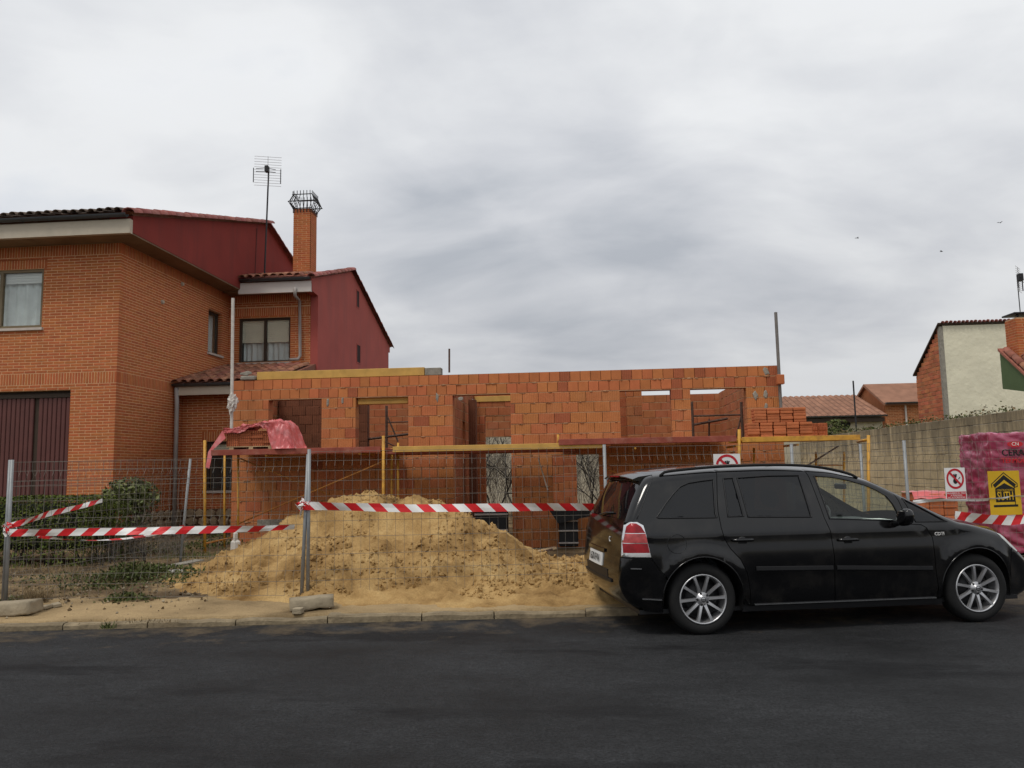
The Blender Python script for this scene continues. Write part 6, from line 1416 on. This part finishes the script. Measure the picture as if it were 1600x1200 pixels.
text_mesh('1670 FVV', .115, M['ink'], T_, 'plate_lettering', plate, sx=.95, thick=.001)['kind'] = 'stuff'
rearbox(-.55, .55, .47, .50, .014, 'blacktrim', 'bumper_step'); rearbox(-.45, .45, .50, .585, .006, 'blacktrim', 'bumper_recess')
m = MB(); m.tube([(rear_x(0, 1.09) - .03, 0, 1.09), (rear_x(-.2, 1.12) - .025, -.2, 1.12), (rear_x(-.42, 1.13) - .02, -.42, 1.13)], .009, 5); cbuild(m, 'rear_wiper', M['blacktrim'], car)
T_ = MT @ Matrix.Translation((rear_x(-.45, .88) - .006, -.45, .875)) @ Matrix(((0, 0, -1, 0), (-1, 0, 0, 0), (0, 1, 0, 0), (0, 0, 0, 1)))
text_mesh('C', .075, M['white'], T_, 'badge', car, thick=.002)
# wheels
def wheel(cx_, sd_, rot):
    Y = sd_ * .885; ax = Vector((0, sd_, 0)); c = Vector((cx_, Y, .33)); w = MB()
    prof = [(.236, -.19), (.262, -.20), (.305, -.195), (.325, -.175), (.331, -.14), (.331, -.06), (.327, -.035), (.312, -.012), (.29, -.001), (.265, .0), (.245, -.006), (.232, -.014), (.228, -.03), (.222, -.19)]
    w.lathe(prof, c, ax, (1, 0, 0), 56); wh = empty('wheel', MT @ Vector((cx_, Y, 0))); wh.parent = car; wh.matrix_parent_inverse = wof(car).inverted()
    cbuild(w, 'tyre', M['rubber'], wh)
    m = MB(); m.lathe([(.233, -.012), (.229, -.004), (.222, -.004), (.216, -.012), (.210, -.05), (.205, -.17)], c, ax, (1, 0, 0), 48)
    cbuild(m, 'rim', M['alloy'], wh)
    for k in range(10):
        a = rot + k * math.pi / 5; d = Vector((math.cos(a), 0, math.sin(a))); s = Vector((-d.z, 0, d.x)); m = MB(); secs = []
        for r_, hw_, y_ in ((.050, .020, -.030), (.085, .0155, -.020), (.14, .0135, -.012), (.19, .0145, -.008), (.219, .018, -.008)):
            b = c + d * r_ + ax * y_; secs.append([b - s * hw_ - ax * .028, b - s * hw_ * .8, b + s * hw_ * .8, b + s * hw_ - ax * .028])
        m.v = [tuple(v) for q in secs for v in q]
        for i in range(len(secs) - 1):
            for j in range(3): q = i * 4 + j; m.f.append((q, q + 1, q + 5, q + 4)); m.m.append(0)
        cbuild(m, 'spoke', M['alloy'], wh, ang=30)
    m = MB(); m.lathe([(.0, .0), (.026, .0), (.032, -.006), (.034, -.014), (.058, -.02), (.066, -.034), (.066, -.06)], c, ax, (1, 0, 0), 30); hub = cbuild(m, 'hub', M['alloy'], wh)
    m = MB(); m.lathe([(.019, .001), (.023, .0015), (.025, .0)], c, ax, (1, 0, 0), 20); m.box((c.x - .016, Y + sd_ * .0005 - .001, c.z - .003), (c.x + .016, Y + sd_ * .0005 + .001, c.z + .003)); cbuild(m, 'hub_emblem', M['blacktrim'], wh)
    for k in range(5):
        a = rot + .63 + k * 2 * math.pi / 5; q = c + Vector((math.cos(a), 0, math.sin(a))) * .052 + ax * -.0185; m = MB(); m.lathe([(.0, .002), (.0115, .002), (.0125, -.004)], q, ax, (1, 0, 0), 10); cbuild(m, 'wheel_bolt', M['blacktrim'], hub)
    m = MB(); m.lathe([(.0, -.075), (.15, -.075), (.155, -.095), (.2, -.12)], c, ax, (1, 0, 0), 30); cbuild(m, 'brake_disc', M['blacktrim'], wh)
for cx_, sd_, rot in ((0, -1, .05), (WB, -1, .42), (0, 1, .3), (WB, 1, .1)): wheel(cx_, sd_, rot)
# interior
m = MB(); m.box((-.6, -.80, .20), (3.3, .80, .24)); m.box((.45, -.78, .24), (2.35, .78, .33)); cbuild(m, 'floor_pan', M['blacktrim'], car, smooth=False)
m = MB(); m.cbox((2.02, -.70, .62), (2.5, .70, .955), .05); cbuild(m, 'dashboard', M['dash'], car, smooth=False)
for (sx_, sy_) in ((1.12, -.37), (1.12, .37), (.15, -.37), (.15, .37)):
    st_ = empty('seat', MT @ Vector((sx_, sy_, .3))); st_.parent = car; st_.matrix_parent_inverse = wof(car).inverted()
    m = MB(); m.cbox((sx_ - .02, sy_ - .25, .36), (sx_ + .48, sy_ + .25, .56), .06); cbuild(m, 'cushion', M['seat'], st_, ang=50)
    m = MB(); m.cbox((-.06, sy_ - .24, 0), (.08, sy_ + .24, .62), .05, T=Matrix.Translation((sx_ - .02, 0, .5)) @ Matrix.Rotation(-.28, 4, 'Y')); cbuild(m, 'backrest', M['seat'], st_, ang=50)
    m = MB(); m.cbox((-.05, sy_ - .13, .66), (.06, sy_ + .13, .84), .045, T=Matrix.Translation((sx_ - .02, 0, .5)) @ Matrix.Rotation(-.22, 4, 'Y')); cbuild(m, 'headrest', M['seat'], st_, ang=50)
m = MB(); sc_ = Vector((1.88, .37, .93)); ps = [sc_ + Vector((.07 * math.sin(a * .2618) * 1.0, .18 * math.cos(a * .2618), .17 * math.sin(a * .2618))) for a in range(25)]; m.tube(ps, .014, 6, caps=False); m.tube([sc_, sc_ + Vector((.2, 0, -.1))], .04, 6); cbuild(m, 'steering_wheel', M['blacktrim'], car)
m = MB(); m.cbox((2.22, -.1, 1.30), (2.26, .1, 1.36), .01, T=Matrix.Translation((-.3, 0, 0))); cbuild(m, 'inner_mirror', M['blacktrim'], car, smooth=False)
o = MB(); o.box((2.08, -.45, .957), (2.30, -.20, .963)); o.box((2.15, -.30, .964), (2.36, -.02, .974)); cbuild(o, 'papers', M['white'], None, smooth=False); tag(bpy.data.objects['papers'], 'white papers lying on the dashboard of the black car', 'papers')
